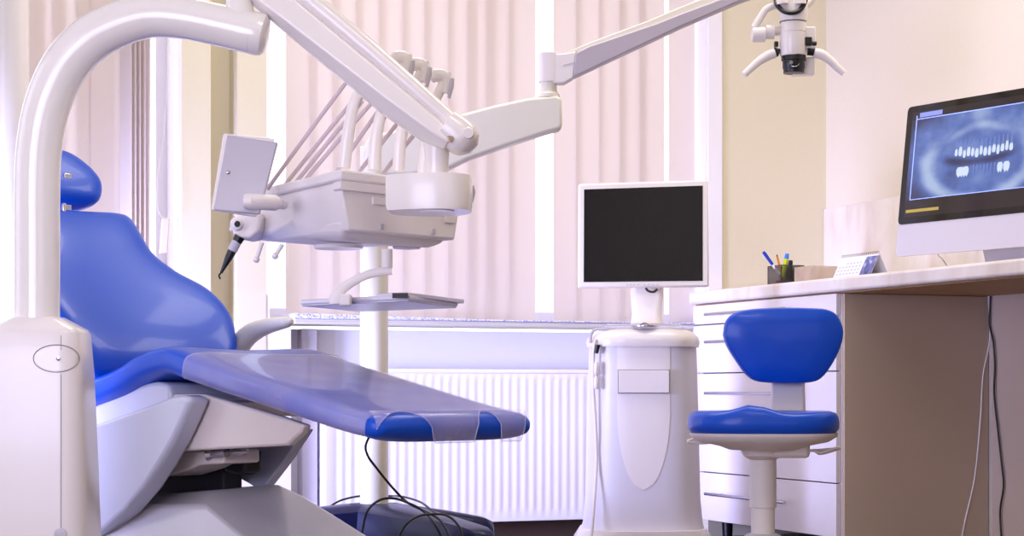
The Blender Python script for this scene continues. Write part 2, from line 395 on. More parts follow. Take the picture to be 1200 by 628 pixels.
b = B(); rbox(b, ru0, ru1, VF+0.012, 0.075, rz0+0.01, rz1-0.012); obj('casing', b, M_RAD, rad, bevel=0.003)
b = B(); rbox(b, ru0-0.003, ru1+0.003, VF-0.002, 0.078, rz1-0.012, rz1+0.004); obj('top_grille', b, M_RAD, rad, bevel=0.004)
for uu in (ru0+0.3, ru1-0.3):
    b = B(); rbox(b, uu-0.02, uu+0.02, 0.075, 0.1, rz0+0.05, rz1-0.05); obj('wall_bracket', b, M_RAD, rad)

# ------------------------------------------------------------------ desk, drawers
DT = 0.938; DW = 0.61; DTH = 0.048
b = B(); rbox(b, -DW, -0.001, -4.6, -0.001, DT-DTH, DT)
desk = obj('worktop', b, M_MARB, bevel=0.010, segs=3); tag(desk, 'long cream marble-look worktop running along the right wall', 'worktop')
b = B(); rbox(b, -DW+0.03, -0.002, -4.58, -0.004, DT-DTH-0.004, DT-DTH-0.0005)
obj('underside', b, M_UNDER, desk)['label'] = 'brown board underside of the worktop'
b = B(); rbox(b, -0.012, -0.0005, -4.6, -0.001, DT, wz(968, 245)); s_ = obj('splashback', b, M_MARB, bevel=0.002)
tag(s_, 'cream marble splashback on the right wall above the worktop', 'splashback')
cab = thing('drawer_unit', R(-DW/2, -0.53, 0), 'white four-drawer unit with long bar handles behind the blue stool', 'drawer unit')
cf = -DW+0.025; cv0, cv1 = -1.055, -0.02
zc = DT-DTH-0.006
b = B()
rbox(b, cf+0.004, -0.02, cv0, cv0+0.018, 0.07, zc); rbox(b, cf+0.02, -0.02, cv1-0.018, cv1, 0.07, zc)
rbox(b, cf+0.02, -0.02, cv0+0.018, cv1-0.018, 0.07, 0.09); rbox(b, cf+0.025, -0.02, cv0+0.018, cv1-0.018, zc-0.02, zc); rbox(b, -0.035, -0.02, cv0, cv1, 0.07, zc)
obj('carcass', b, M_LAM, cab)
b = B(); rbox(b, cf+0.01, -0.004, cv0-0.008, cv0-0.0005, 0.0, zc)
obj('end_panel', b, M_TAN, cab)['label'] = 'beige laminate end panel facing the knee space'
for z in ((0.812, 0.884, 0.846), (0.629, 0.808, 0.743), (0.256, 0.625, 0.552), (0.074, 0.252, 0.176)):
    b = B(); rbox(b, cf-0.016, cf+0.002, cv0+0.003, cv1-0.003, z[0], z[1]); d = obj('drawer', b, M_LAM, cab, bevel=0.0015)
    b = B(); hx = cf-0.016-0.034
    tube(b, [R(hx, -0.185, z[2]), R(hx, -0.77, z[2])], 0.0058, 12)
    for vv in (-0.26, -0.70): tube(b, [R(hx, vv, z[2]), R(cf-0.014, vv, z[2])], 0.0048, 10)
    obj('handle', b, M_METAL, d)
for vv in (-0.12, -0.95):
    for uu in (cf+0.08, -0.1):
        b = B(); cyl(b, R(uu, vv, 0), R(uu, vv, 0.07), 0.018, 16, 0.022); obj('foot', b, M_BLACK, cab)
# beige panelling under the worktop on the right wall
b = B(); rbox(b, -0.004, -0.0002, -4.6, cv0-0.03, 0.02, zc); o = struct('trim_9', b, M_TAN, 'beige panel on the wall under the worktop')
# cables under the desk
def onpanel(px, py, off=-0.012, vv=cv0-0.02):
    k = (px-600)/F; p = P(px, py, 1); ox, oy = CX-vv*ST, CY+vv*CT; uu = (k*oy-ox)/(CT-k*ST); r = R(uu, vv); return V((r.x, r.y, CAMZ-(py-HOR)/F*r.y))
def onwall(px, py, uo=-0.012):
    k = (px-600)/F; vv = (CX+uo*CT-k*(CY+uo*ST))/(k*CT+ST); r = R(uo, vv); return V((r.x, r.y, CAMZ-(py-HOR)/F*r.y))
b = B(); tube(b, [onwall(1161, 347), onwall(1160, 380), onwall(1164, 400), onwall(1166, 430), onwall(1165, 460), onwall(1169, 500), onwall(1174, 545), onwall(1176, 570), onwall(1172, 600), onwall(1174, 640), onwall(1175, 700)], 0.0034, 8, 6)
tag(obj('cable', b, M_RUB), 'black cable hanging down in the corner under the worktop', 'cable')
b = B(); tube(b, [onpanel(1158, 340), onpanel(1160, 395), onpanel(1152, 440), onpanel(1149, 490), onpanel(1142, 560), onpanel(1128, 625), onpanel(1118, 700)], 0.0026, 8, 6)
tag(obj('cable', b, M_WHITE), 'thin white cable hanging beside the black one under the worktop', 'cable')

# ------------------------------------------------------------------ desk things
def ondesk(px, uoff):                          # point on the desk top at room-u = uoff seen at pixel column px
    k = (px-600)/F   # solve for v
    # X = CX+u*CT-v*ST ; Y = CY+u*ST+v*CT ; X=kY
    v = (CX+uoff*CT-k*(CY+uoff*ST))/(k*CT+ST); return R(uoff, v, DT)
c = ondesk(921, -0.42)
ph = thing('pen_holder', c, 'black wire mesh pen holder full of pens on the worktop', 'pen holder')
hw = 0.048; hh = 0.080
b = B()
for sx, sy, ax in ((0, -1, RU), (0, 1, RU), (-1, 0, RV), (1, 0, RV)):
    n_ = RU*sx+RV*sy
    obox(b, c+n_*hw+UP*(hh/2+0.001), ax, n_, UP, hw, 0.0006, hh/2)
obox(b, c+UP*0.002, RU, RV, UP, hw, hw, 0.001)
obox(b, c+UP*(hh/2), RU, RV, UP, 0.0006, hw, hh/2-0.002)
obj('mesh_body', b, M_MESH, ph)
b = B()
for z in (0.002, hh):
    cs = [c+RU*a*hw+RV*d*hw+UP*z for a, d in ((-1, -1), (1, -1), (1, 1), (-1, 1), (-1, -1))]
    for i in range(4): tube(b, [cs[i], cs[i+1]], 0.0018, 6)
for a, d in ((-1, -1), (1, -1), (1, 1), (-1, 1)): tube(b, [c+RU*a*hw+RV*d*hw, c+RU*a*hw+RV*d*hw+UP*hh], 0.0015, 6)
obj('rim', b, M_BLACK, ph)
Yp = c.y
def pen(name, a, t, parts, label, cat):
    root = None
    a = V(a); t = V(t)
    for i, (nm, f0, f1, r0, r1, m_) in enumerate(parts):
        b = B(); p0 = a+(t-a)*f0; p1 = a+(t-a)*f1
        tube(b, [p0, p0+(p1-p0)*0.12, p0+(p1-p0)*0.88, p1], [r0*0.92, r0, r1, r1*0.8], 12)
        if i == 0: root = obj(name, b, m_); tag(root, label, cat)
        else: obj(nm, b, m_, root)
    return root
pen('ballpoint_pen', P(914, 322, Yp-0.01), P(894.5, 295, Yp-0.03), [('b', 0, 0.45, 0.005, 0.0055, M_PAPER), ('cap', 0.45, 1, 0.006, 0.0065, M_DBLUE)], 'blue capped pen leaning left out of the mesh holder', 'pen')
pen('pencil', P(916, 322, Yp), P(910.3, 298, Yp), [('b', 0, 0.9, 0.0045, 0.0045, M_ORANGE), ('tip', 0.9, 1, 0.0035, 0.001, M_BLACK)], 'orange pencil standing point up in the mesh holder', 'pencil')
pen('highlighter', P(917.5, 325, Yp-0.02), P(922.7, 297, Yp-0.02), [('b', 0, 0.78, 0.0085, 0.0085, M_LIME), ('cap', 0.78, 1, 0.0085, 0.007, M_LBLUE)], 'yellow-green highlighter with a bright blue end in the mesh holder', 'highlighter')
pen('marker', P(924, 328, Yp-0.03), P(926.8, 305, Yp-0.03), [('b', 0, 1.0, 0.0095, 0.0085, M_BLACK)], 'thick black marker in front of the yellow-green highlighter', 'marker')
b = B(); obox(b, P(932.5, 322, Yp-0.01), RU, RV, UP, 0.011, 0.011, 0.024); tag(obj('eraser_box', b, M_GREEN, bevel=0.003), 'small green block inside the right of the mesh holder', 'box')
b = B(); obox(b, P(913, 330.5, Yp-0.02), RU, RV, UP, 0.012, 0.006, 0.007); tag(obj('paper_clip_box', b, M_RED, bevel=0.002), 'small red piece at the bottom of the mesh holder', 'clip')
c = ondesk(956, -0.40)
b = B()
for sx, sy, ax in ((0, -1, RU), (0, 1, RU), (-1, 0, RV), (1, 0, RV)):
    n_ = RU*sx+RV*sy; h_ = 0.055 if (sx, sy) != (-1, 0) else 0.055
    obox(b, c+n_*0.055+UP*(0.034), ax, n_, UP, 0.055, 0.0012, 0.034)
obox(b, c+UP*0.0015, RU, RV, UP, 0.055, 0.055, 0.0015)
tag(obj('card_tray', b, clear_mat('beige_acrylic', (226, 205, 188), 0.55, 0.2), bevel=0.0008), 'see-through beige tray of papers between pen holder and calendar', 'tray')
b = B(); obox(b, P(953, 322, c.y-0.01)+UP*0.003, RU, RV, UP, 0.020, 0.0015, 0.030); o = obj('leaflet', b, M_PAPER); tag(o, 'white leaflet with a cyan stripe in the beige tray', 'leaflet')
b = B(); pts = [P(946, 334, c.y-0.017), P(949, 334, c.y-0.017), P(951, 320, c.y-0.017), P(956.5, 314, c.y-0.017), P(953, 313.5, c.y-0.017), P(947.5, 320, c.y-0.017)]; prism(b, pts, (0, 0.0015, 0)); obj('stripe', b, M_CYAN, o)
b = B(); pts = [P(958, 330, c.y-0.0), P(965, 331, c.y), P(962, 316, c.y), P(957, 320, c.y)]; prism(b, pts, (0, 0.004, 0)); tag(obj('business_card', b, mat('dark_blue_card', (60, 80, 130), 0.5)), 'small dark blue card standing in the beige tray', 'card')
# tent calendar
ca = ondesk(974, -0.47); cb = ondesk(1018, -0.47); cen = (ca+cb)/2
cal = thing('desk_calendar', cen, 'white spiral tent calendar with a blue picture on the worktop', 'calendar')
dv = (cb-ca).normalized(); dn = V((-dv.y, dv.x, 0)); L = (cb-ca).length; HC = 0.085; DB = 0.085
if dn.dot(RU) < 0: dn = -dn
def calp(s, t, off=0.0): return ca+dv*(L*s)+(dn*(DB/2)+UP*HC)*t-dn*off
for nm, side in (('front_page', 0), ('back_board', 1)):
    b = B()
    if side == 0: pts = [calp(0, 0), calp(1, 0), calp(1, 1), calp(0, 1)]
    else: pts = [ca+dn*DB, cb+dn*DB, cb+dn*DB/2+UP*HC, ca+dn*DB/2+UP*HC]
    prism(b, pts, dn*0.0012); obj(nm, b, M_PAPER, cal)
b = B(); prism(b, [calp(0.70, 0.06, 0.0015), calp(1, 0.06, 0.0015), calp(1, 0.92, 0.0015), calp(0.70, 0.92, 0.0015)], dn*0.001); obj('picture', b, M_PHOTO, cal)
b = B()
for r_ in range(5):
    for c_ in range(7):
        if r_ == 0 and c_ < 2: continue
        s0 = 0.06+c_*0.088; t0 = 0.68-r_*0.14
        prism(b, [calp(s0, t0, 0.0012), calp(s0+0.04, t0, 0.0012), calp(s0+0.04, t0+0.06, 0.0012), calp(s0, t0+0.06, 0.0012)], dn*0.0008)
obj('date_grid', b, M_INK, cal)
b = B()
for i in range(18):
    o_ = calp(0.03+i*0.055, 1); tube(b, [o_+V((0, 0, 0.003))+dn*0.004*math.cos(a)+UP*0.005*math.sin(a) for a in [k*PI/4 for k in range(9)]], 0.0007, 5)
obj('spiral', b, M_BLACK, cal)

# big computer screen with x-ray
ML = P(1049, 301, 6.225); md = V((0.56, -0.83, 0)).normalized(); mback = V((-md.y, md.x, 0)).normalized()   # normal pointing away (into the wall)
if mback.dot(RU) < 0: mback = -mback
tilt = math.radians(7); mup = (UP*math.cos(tilt)+mback*math.sin(tilt)).normalized(); mn = mback*math.cos(tilt)-UP*math.sin(tilt)
MW, MH = 0.66, 0.505
stc = ML+md*MW/2+mback*0.12; stc.z = DT
im = thing('desktop_computer', stc, 'large silver-chinned black screen showing a dental x-ray on the worktop', 'computer')
def mp(s, t, off=0.0): return ML+md*(MW*s)+mup*(MH*t)-mn*off
def mrect(s0, s1, t0, t1, off, th): 
    b = B(); prism(b, [mp(s0, t0, off), mp(s1, t0, off), mp(s1, t1, off), mp(s0, t1, off)], mn*th); return b
b = B(); rings = []
for dz, sc in ((0.0, 1), (0.006, 1), (0.02, 0.9), (0.035, 0.6), (0.04, 0.3)):
    o_ = mp(0.5, 0.5)+mn*dz
    rings.append([o_+md*(x*sc)+mup*(y*sc) for x, y in rrect(MW/2, MH/2, 0.018)])
loft(b, rings); obj('housing', b, M_ALU, im, bevel=0.001)
b = B(); prism(b, [mp(0.5, 0.605)+md*x+mup*y-mn*0.001 for x, y in rrect(MW/2-0.001, MH*0.393, 0.016)], -mn*0.001)
obj('bezel', b, mat('black_glass', (24, 20, 22), 0.06, spec=0.5), im)
scr = mrect(0.04, 0.96, 0.255, 0.955, 0.0025, 0.0005)
# x-ray material in screen coordinates (object space of the mesh, projected on md/mup)
mx_ = bpy.data.materials.new('xray_display'); mx_.use_nodes = True; nt = mx_.node_tree; pb = nt.nodes['Principled BSDF']
pb.inputs['Base Color'].default_value = rgb(20, 18, 22); pb.inputs['Roughness'].default_value = 0.08
def N_(t, **k):
    n = nt.nodes.new(t)
    for a, v_ in k.items(): setattr(n, a, v_)
    return n
tc = N_('ShaderNodeTexCoord')
def dot(vec, off, scale):
    d = N_('ShaderNodeVectorMath', operation='DOT_PRODUCT'); nt.links.new(tc.outputs['Object'], d.inputs[0]); d.inputs[1].default_value = vec
    a = N_('ShaderNodeMath', operation='MULTIPLY_ADD'); nt.links.new(d.outputs['Value'], a.inputs[0]); a.inputs[1].default_value = scale; a.inputs[2].default_value = off
    return a.outputs[0]
def M_(op, a, b_=None, c_=None):
    n = N_('ShaderNodeMath', operation=op)
    for i, x_ in enumerate((a, b_, c_)):
        if x_ is None: continue
        if isinstance(x_, (int, float)): n.inputs[i].default_value = x_
        else: nt.links.new(x_, n.inputs[i])
    return n.outputs[0]
org = ML-stc
s_c = dot(md, -org.dot(md)/MW, 1/MW)          # 0..1 across
t_c = dot(mup, -org.dot(mup)/MH, 1/MH)        # 0..1 up
cmb = N_('ShaderNodeCombineXYZ'); nt.links.new(s_c, cmb.inputs[0]); nt.links.new(t_c, cmb.inputs[1])
def ell(cx, cy, rx, ry):
    a = M_('DIVIDE', M_('SUBTRACT', s_c, cx), rx); b_ = M_('DIVIDE', M_('SUBTRACT', t_c, cy), ry)
    return M_('SQRT', M_('ADD', M_('MULTIPLY', a, a), M_('MULTIPLY', b_, b_)))
def ss(x, a, b_):
    n = N_('ShaderNodeMapRange', interpolation_type='SMOOTHSTEP'); nt.links.new(x, n.inputs['Value']); n.inputs['From Min'].default_value = a; n.inputs['From Max'].default_value = b_; return n.outputs[0]
def band(x, c0, w0): return M_('SUBTRACT', 1.0, ss(M_('ABSOLUTE', M_('SUBTRACT', x, c0)), 0.0, w0))
e1 = ell(0.50, 0.58, 0.36, 0.27)
nz = N_('ShaderNodeTexNoise'); nz.inputs['Scale'].default_value = 7; nz.inputs['Detail'].default_value = 5; nt.links.new(cmb.outputs[0], nz.inputs['Vector'])
body = M_('MULTIPLY', M_('SUBTRACT', 1.0, ss(ell(0.5, 0.64, 0.52, 0.36), 0.70, 1.25)), M_('ADD', 0.15, M_('MULTIPLY', nz.outputs['Fac'], 0.75)))
jaw = M_('MULTIPLY', band(e1, 0.93, 0.22), M_('SUBTRACT', 1.0, ss(t_c, 0.60, 0.80)))
pal = M_('MULTIPLY', band(ell(0.5, 0.50, 0.30, 0.34), 0.9, 0.12), ss(t_c, 0.70, 0.78))
mouth = band(M_('ADD', t_c, M_('MULTIPLY', -0.6, M_('POWER', M_('SUBTRACT', s_c, 0.5), 2.0))), 0.575, 0.05)
mouth = M_('MULTIPLY', mouth, M_('SUBTRACT', 1.0, ss(M_('ABSOLUTE', M_('SUBTRACT', s_c, 0.5)), 0.16, 0.28)))
spine = M_('MULTIPLY', band(s_c, 0.5, 0.10), ss(t_c, 0.70, 0.9))
tot = M_('ADD', M_('MULTIPLY', body, 0.95), M_('ADD', M_('MULTIPLY', jaw, 0.48), M_('ADD', M_('MULTIPLY', pal, 0.22), M_('MULTIPLY', spine, 0.30))))
tot = M_('MULTIPLY', tot, M_('SUBTRACT', 1.0, M_('MULTIPLY', mouth, 0.6)))
win = M_('MULTIPLY', ss(t_c, 0.365, 0.375), M_('SUBTRACT', 1.0, ss(t_c, 0.90, 0.905)))
tot = M_('MULTIPLY', tot, win)
rp = N_('ShaderNodeValToRGB'); nt.links.new(tot, rp.inputs[0]); cr = rp.color_ramp
for i_ in range(2): cr.elements.new(0.5)
for e_, (ps, cl) in zip(cr.elements, ((0.0, (48, 36, 38)), (0.22, (70, 76, 124)), (0.5, (104, 130, 208)), (1.0, (190, 210, 250)))): e_.position = ps; e_.color = rgb(*cl)
nt.links.new(rp.outputs[0], pb.inputs['Emission Color']); pb.inputs['Emission Strength'].default_value = 0.85
scro = obj('screen', scr, mx_, im)
b = B()
def tooth(s, t, w_, h_, root_up):
    pts = [(-.5, 0), (-.45, .55), (-.2, 1), (0.05, .75), (.25, 1), (.45, .5), (.5, 0), (.3, -.35), (-.3, -.35)]
    sg = 1 if root_up else -1
    prism(b, [mp(s+x*w_, t+sg*y*h_, 0.0030) for x, y in pts], mn*0.0003)
for i in range(14):
    s = 0.355+i*0.0265; c0 = (s-0.53); tooth(s, 0.600+c0*c0*0.5+0.02+0.008*math.sin(i*2.3), 0.019+0.004*(i % 2), 0.036+0.012*abs(math.sin(i*1.7)), True)
M_TOOTH = mat('xray_white', (60, 70, 90), 0.4, emit=(225, 238, 255), es=0.9)
obj('teeth_image', b, M_TOOTH, scro)
for gs in (((0.39, 0.05), (0.425, 0.04)), ((0.64, 0.035), (0.68, 0.04))):
    b = B()
    for s_, w_ in gs: tooth(s_, 0.53, w_, 0.05, False)
    obj('molar_image', b, M_TOOTH, scro)
b = B()
for i in range(7):
    s = 0.47+i*0.022; prism(b, [mp(s, 0.55, 0.003), mp(s+0.008, 0.55, 0.003), mp(s+0.006, 0.47, 0.003), mp(s+0.003, 0.47, 0.003)], mn*0.0003)
M_XB = mat('xray_blue', (40, 50, 80), 0.4, emit=(118, 144, 214), es=0.75)
obj('root_image', b, M_XB, scro)
b = B()
for i in range(14):
    s = 0.355+i*0.0265; c0 = s-0.53; t0 = 0.64+c0*c0*0.5
    prism(b, [mp(s-0.008, t0, 0.0027), mp(s+0.008, t0, 0.0027), mp(s+0.003, t0+0.075, 0.0027), mp(s-0.003, t0+0.075, 0.0027)], mn*0.0001)
obj('upper_root_image', b, M_XB, scro)
b = B()
for (s0, s1, t0, t1) in ((0.07, 0.96, 0.368, 0.373), (0.068, 0.074, 0.368, 0.93), (0.07, 0.96, 0.902, 0.908)): prism(b, [mp(s0, t0, .003), mp(s1, t0, .003), mp(s1, t1, .003), mp(s0, t1, .003)], mn*0.0003)
obj('frame_lines', b, mat('line_blue', (140, 160, 240), 0.4, emit=(140, 165, 245), es=0.9), scro)
b = mrect(0.05, 0.27, 0.285, 0.305, 0.003, 0.0003); obj('caption_bar', b, M_AMBER, scro)
b = mrect(0.09, 0.24, 0.915, 0.945, 0.003, 0.0003); obj('title_box', b, mat('title_lilac', (120, 130, 200), 0.4, emit=(120, 130, 200), es=0.6), scro)
b = B(); mc = mp(0.5, 0.3)+mn*0.03
tube(b, [mc, mc+mback*0.07-UP*0.06, stc+UP*0.02+mback*0.05, stc+UP*0.008], 0.09, 16, 6, rb=0.008, ref=md)
obox(b, stc+UP*0.004, md, mback, UP, 0.10, 0.09, 0.004); obj('stand', b, M_ALU, im, bevel=0.002)
b = B(); p0 = stc-md*0.16; tube(b, [P(1098, 270, 6.15), P(1099, 297, 6.15), P(1103, 302, 6.12), P(1106, 306, 6.1), P(1110, 312, 6.2)], 0.0018, 6, 5); o = obj('cable', b, M_GREYP); tag(o, 'thin grey cable looping below the x-ray screen onto the worktop', 'cable')

# ------------------------------------------------------------------ stool
SY = 5.12; sc = P(894, 500, SY); sc.z = 0
st = thing('saddle_stool', sc, 'blue and white dental stool with a backrest in front of the drawers', 'stool')
ax = V((math.cos(math.radians(-6)), math.sin(math.radians(-6)), 0)); ay = V((-ax.y, ax.x, 0))
sz = P(894, 487, SY).z
b = B(); rings = []
NS = 48
def seat_ring(s, z, hump=0.0):
    ring = []
    for j in range(NS):
        a = 2*PI*j/NS; cx_, sy_ = math.cos(a), math.sin(a)
        x = 0.205*math.copysign(abs(cx_)**0.7, cx_)*s; y = 0.19*math.copysign(abs(sy_)**0.75, sy_)*s
        h = hump*(0.020*math.exp(-((x+0.03)/0.05)**2)-0.006*math.exp(-((x-0.07)/0.06)**2)) * (0.5-0.5*(y/0.19))
        ring.append(sc+ax*x+ay*y+UP*(z+h))
    return ring
for s, z, h in ((0.86, -0.045, 0), (0.95, -0.046, 0), (0.995, -0.034, 0), (1.0, -0.018, 0), (0.985, -0.002, .4), (0.95, 0.008, .8), (0.88, 0.013, 1), (0.7, 0.012, 1), (0.45, 0.008, .8), (0.2, 0.006, .4), (0.02, 0.006, 0)): rings.append(seat_ring(s, sz+z, h))
loft(b, rings); obj('seat', b, M_BLUE, st, ang=80)
b = B(); rings = []
for s, z in ((0.98, -0.046), (0.97, -0.056), (0.86, -0.070), (0.58, -0.082), (0.45, -0.092)): rings.append(seat_ring(s, sz+z))
loft(b, rings); obj('seat_pan', b, M_WHITE2, st, ang=50)
b = B(); obox(b, sc+ax*0.05+ay*0.05+UP*(sz-0.092), ax, ay, UP, 0.075, 0.1, 0.022); obj('mechanism_box', b, M_WHITE2, st, bevel=0.012)
b = B(); lathe(b, sc+UP*(sz-0.12), [(0.036, 0), (0.055, 0.012), (0.062, 0.03)], 32); obj('collar', b, M_WHITE2, st)
for i in range(6):
    pass
b = B(); cyl(b, sc+UP*0.245, sc+UP*(sz-0.11), 0.0365, 32); obj('column', b, M_WHITE2, st, bevel=0.002)
b = B(); cyl(b, sc+UP*0.10, sc+UP*0.246, 0.0325, 32); obj('inner_column', b, M_WHITE2, st)
b = B(); lathe(b, sc, [(0.09, 0.075), (0.08, 0.12), (0.06, 0.160), (0.045, 0.172), (0.034, 0.175)], 32); obj('base_hub', b, M_GREYP, st)
for k in range(5):
    a = 2*PI*k/5+0.3; d = V((math.cos(a), math.sin(a), 0))
    b = B(); tube(b, [sc+UP*0.13+d*0.05, sc+d*0.16+UP*0.11, sc+d*0.27+UP*0.075], [0.03, 0.024, 0.016], 12, 4, rb=0.018)
    lg = obj('leg', b, M_WHITE2, st)
    b = B(); p = sc+d*0.27; t_ = V((-d.y, d.x, 0)); cyl(b, p+UP*0.028-t_*0.02, p+UP*0.028+t_*0.02, 0.028, 20); cyl(b, p+UP*0.028, p+UP*0.085, 0.008, 10); obj('castor', b, M_BLACK, lg)
for pts, nm in ((((812, 514), (806, 517.5), (822, 519.5), (842, 518)), 'lever'), (((915, 526), (950, 528), (972, 526), (985, 525)), 'lever')):
    b = B(); tube(b, [P(x_, y_, SY-0.05) for x_, y_ in pts], [0.007, 0.009, 0.007, 0.006], 10, 4, rb=0.004); obj(nm, b, M_WHITE2, st)
b = B(); tube(b, [P(955, 528, SY-0.05), P(962, 531, SY-0.06), P(984, 524.5, SY-0.06)], [0.011, 0.010, 0.012], 10, 4, rb=0.005, ref=(0, 1, 0)); obj('lever_paddle', b, M_WHITE2, st)
# backrest
YB = SY+0.17
out = [(847, 392), (850, 377), (860, 367), (878, 362.5), (900, 361), (925, 360.5), (950, 361), (968, 362.5), (980, 369), (987, 384), (987, 397), (982, 413), (972, 431), (962, 443), (950, 448), (925, 449.5), (900, 448.5), (884, 446), (873, 438), (862, 423), (851, 405)]
c2 = P(917, 405, YB)
o2 = [((x_-917)/F*YB, -(y_-405)/F*YB) for x_, y_ in out]
sm = smooth_path([V((x_, y_, 0)) for x_, y_ in o2+[o2[0]]], 3)[:-1]
b = B(); pillow(b, [(p.x, p.y) for p in sm], c2, V((1, 0, 0)), UP, V((0, -1, 0)), 0.055, edge=0.10, back=0.5); obj('backrest', b, M_BLUE, st, ang=80)
b = B(); hexa(b, [P(903, 486, YB+0.03), P(944, 486, YB+0.03), P(944, 486, YB+0.06), P(903, 486, YB+0.06), P(903, 440, YB+0.03), P(943, 440, YB+0.03), P(943, 440, YB+0.06), P(903, 440, YB+0.06)]); obj('back_support', b, M_WHITE2, st, bevel=0.008)
b = B(); tube(b, [P(923, 470, YB+0.045), P(923, 500, YB+0.04), P(922, 530, YB-0.02), sc+ax*0.05+ay*0.09+UP*(sz-0.095)], [0.03, 0.03, 0.03, 0.03], 10, 4, rb=0.01, ref=(1, 0, 0)); obj('back_bar', b, M_WHITE2, st)

# ------------------------------------------------------------------ scanner cart
KY = 6.15                                       # front plane
kc = P(757, 500, KY+0.2); kc.z = 0
cart = thing('scanner_cart', kc, 'white mobile scanner cart standing between radiator and drawers', 'cart')
S_ = F/KY
def kx(px): return (px-600)/S_
def kz(py): return CAMZ-(py-HOR)/S_
KX = kx(757.5)
def body_hw(z):
    py = HOR-(z-CAMZ)*S_
    t = (py-390)/(628-390)
    return (63+6.5*max(0, t)**0.8 + 5*max(0, (t-0.85)/0.15)**2*1.0)/S_
def kfront(x, z):
    hw_ = body_hw(z); q_ = min(1, abs(x)/hw_); return KY+0.05*(1-(1-q_**2.6)**(1/2.6)) + 0.0
def ksec(z, hw_, dep, y0, e=2.6, n=40, rd=0.05):
    ring = []
    for j in range(n):
        a = 2*PI*j/n; c_, s_2 = math.cos(a), math.sin(a)
        x = hw_*math.copysign(abs(c_)**(2/3.2), c_); yy = math.copysign(abs(s_2)**(2/3.2), s_2)
        ring.append(V((KX+x, y0+dep/2+yy*dep/2, z)))
    return ring
b = B(); zs_ = [0.05, 0.07, 0.12, 0.2, 0.3, 0.4, 0.5, 0.6, 0.66, kz(398)]
loft(b, [ksec(z, body_hw(z), 0.38, KY) for z in zs_]); obj('body', b, mat('satin_lilac_white', (224, 219, 226), 0.4), cart, ang=60)
b = B(); zt_ = kz(386)
loft(b, [ksec(kz(406), 0.1855, 0.40, KY-0.014), ksec(kz(399), 0.1885, 0.405, KY-0.018), ksec(kz(394), 0.184, 0.40, KY-0.015), ksec(kz(389), 0.168, 0.38, KY-0.006), ksec(zt_, 0.150, 0.35, KY+0.005), ksec(zt_+0.003, 0.13, 0.32, KY+0.02)]); obj('top_cap', b, M_WHITE, cart, ang=50)
# central tongue
def ky(x, z):
    hw_ = body_hw(z); q_ = min(0.999, abs(x)/hw_)
    return KY+0.19-0.19*(1-q_**3.2)**(1/3.2)
b = B(); rows = []
for py in [400+i*(574-400)/26 for i in range(27)]:
    z = kz(py)
    if py < 480: hw_ = 31/S_
    else: hw_ = 31/S_*math.sqrt(max(0, 1-((py-480)/94.0)**2.0))
    hw_ = max(hw_, 0.002)
    rows.append([(KX-0.018/2+hw_*i/6, z) for i in range(-6, 7)])
g1 = [[b.verts.new((x, ky(x-KX, z)-0.0015, z)) for x, z in r] for r in rows]; g2 = [[b.verts.new((x, ky(x-KX, z)+0.004, z)) for x, z in r] for r in rows]
for i in range(len(rows)-1):
    for j in range(12):
        b.faces.new([g1[i][j], g1[i][j+1], g1[i+1][j+1], g1[i+1][j]])
    for j in (0, 12): b.faces.new([g1[i][j], g1[i+1][j], g2[i+1][j], g2[i][j]])
for i in (0, len(rows)-1):
    for j in range(12): b.faces.new([g1[i][j], g1[i][j+1], g2[i][j+1], g2[i][j]])
obj('front_panel', b, mat('panel_white', (244, 236, 232), 0.32), cart, ang=40)
b = B(); obox(b, (KX-0.009, KY-0.003, (kz(434)+kz(460))/2), (1, 0, 0), (0, 1, 0), UP, 30.5/S_, 0.003, (kz(433)-kz(461))/2); obj('drawer_gap', b, M_SEAM, cart)
b = B(); obox(b, (KX-0.009, KY-0.006, (kz(434)+kz(460))/2), (1, 0, 0), (0, 1, 0), UP, 29.5/S_, 0.0045, (kz(434)-kz(460))/2); obj('drawer', b, MATS['panel_white'], cart, bevel=0.001)
b = B(); rings = []
for z, e_ in ((0.05, 0.014), (0.07, 0.018), (kz(622), 0.006)): rings.append(ksec(z, body_hw(z)+e_, 0.42, KY-0.03))
loft(b, rings); obj('base_skirt', b, M_WHITE, cart, ang=50)
for sx in (-1, 1):
    for yy in (KY+0.05, KY+0.33):
        b = B(); cyl(b, (KX+sx*0.13-0.012, yy, 0.028), (KX+sx*0.13+0.012, yy, 0.028), 0.028, 20); cyl(b, (KX+sx*0.13, yy, 0.02), (KX+sx*0.13, yy, 0.055), 0.008, 10); obj('castor', b, M_BLACK, cart)
b = B(); obox(b, (kx(757), KY+0.13, zt_+0.012), (1, 0, 0), (0, 1, 0.04), UP, 0.128, 0.10, 0.004); obj('keyboard_tray', b, M_CLEARP, cart, bevel=0.002)
b = B()
for r_ in range(5):
    for c_ in range(20):
        obox(b, (kx(757)-0.115+c_*0.0121, KY+0.06+r_*0.024, zt_+0.018+r_*0.001), (1, 0, 0), (0, 1, 0), UP, 0.0052, 0.009, 0.0015)
obj('key_field', b, M_WHITE2, cart)
b = B(); lathe(b, (kx(756), KY+0.025, zt_+0.010), [(0.042, 0), (0.042, 0.003), (0.02, 0.004), (0.014, 0.010), (0.003, 0.014)], 28); obj('trackball', b, M_METAL, cart)
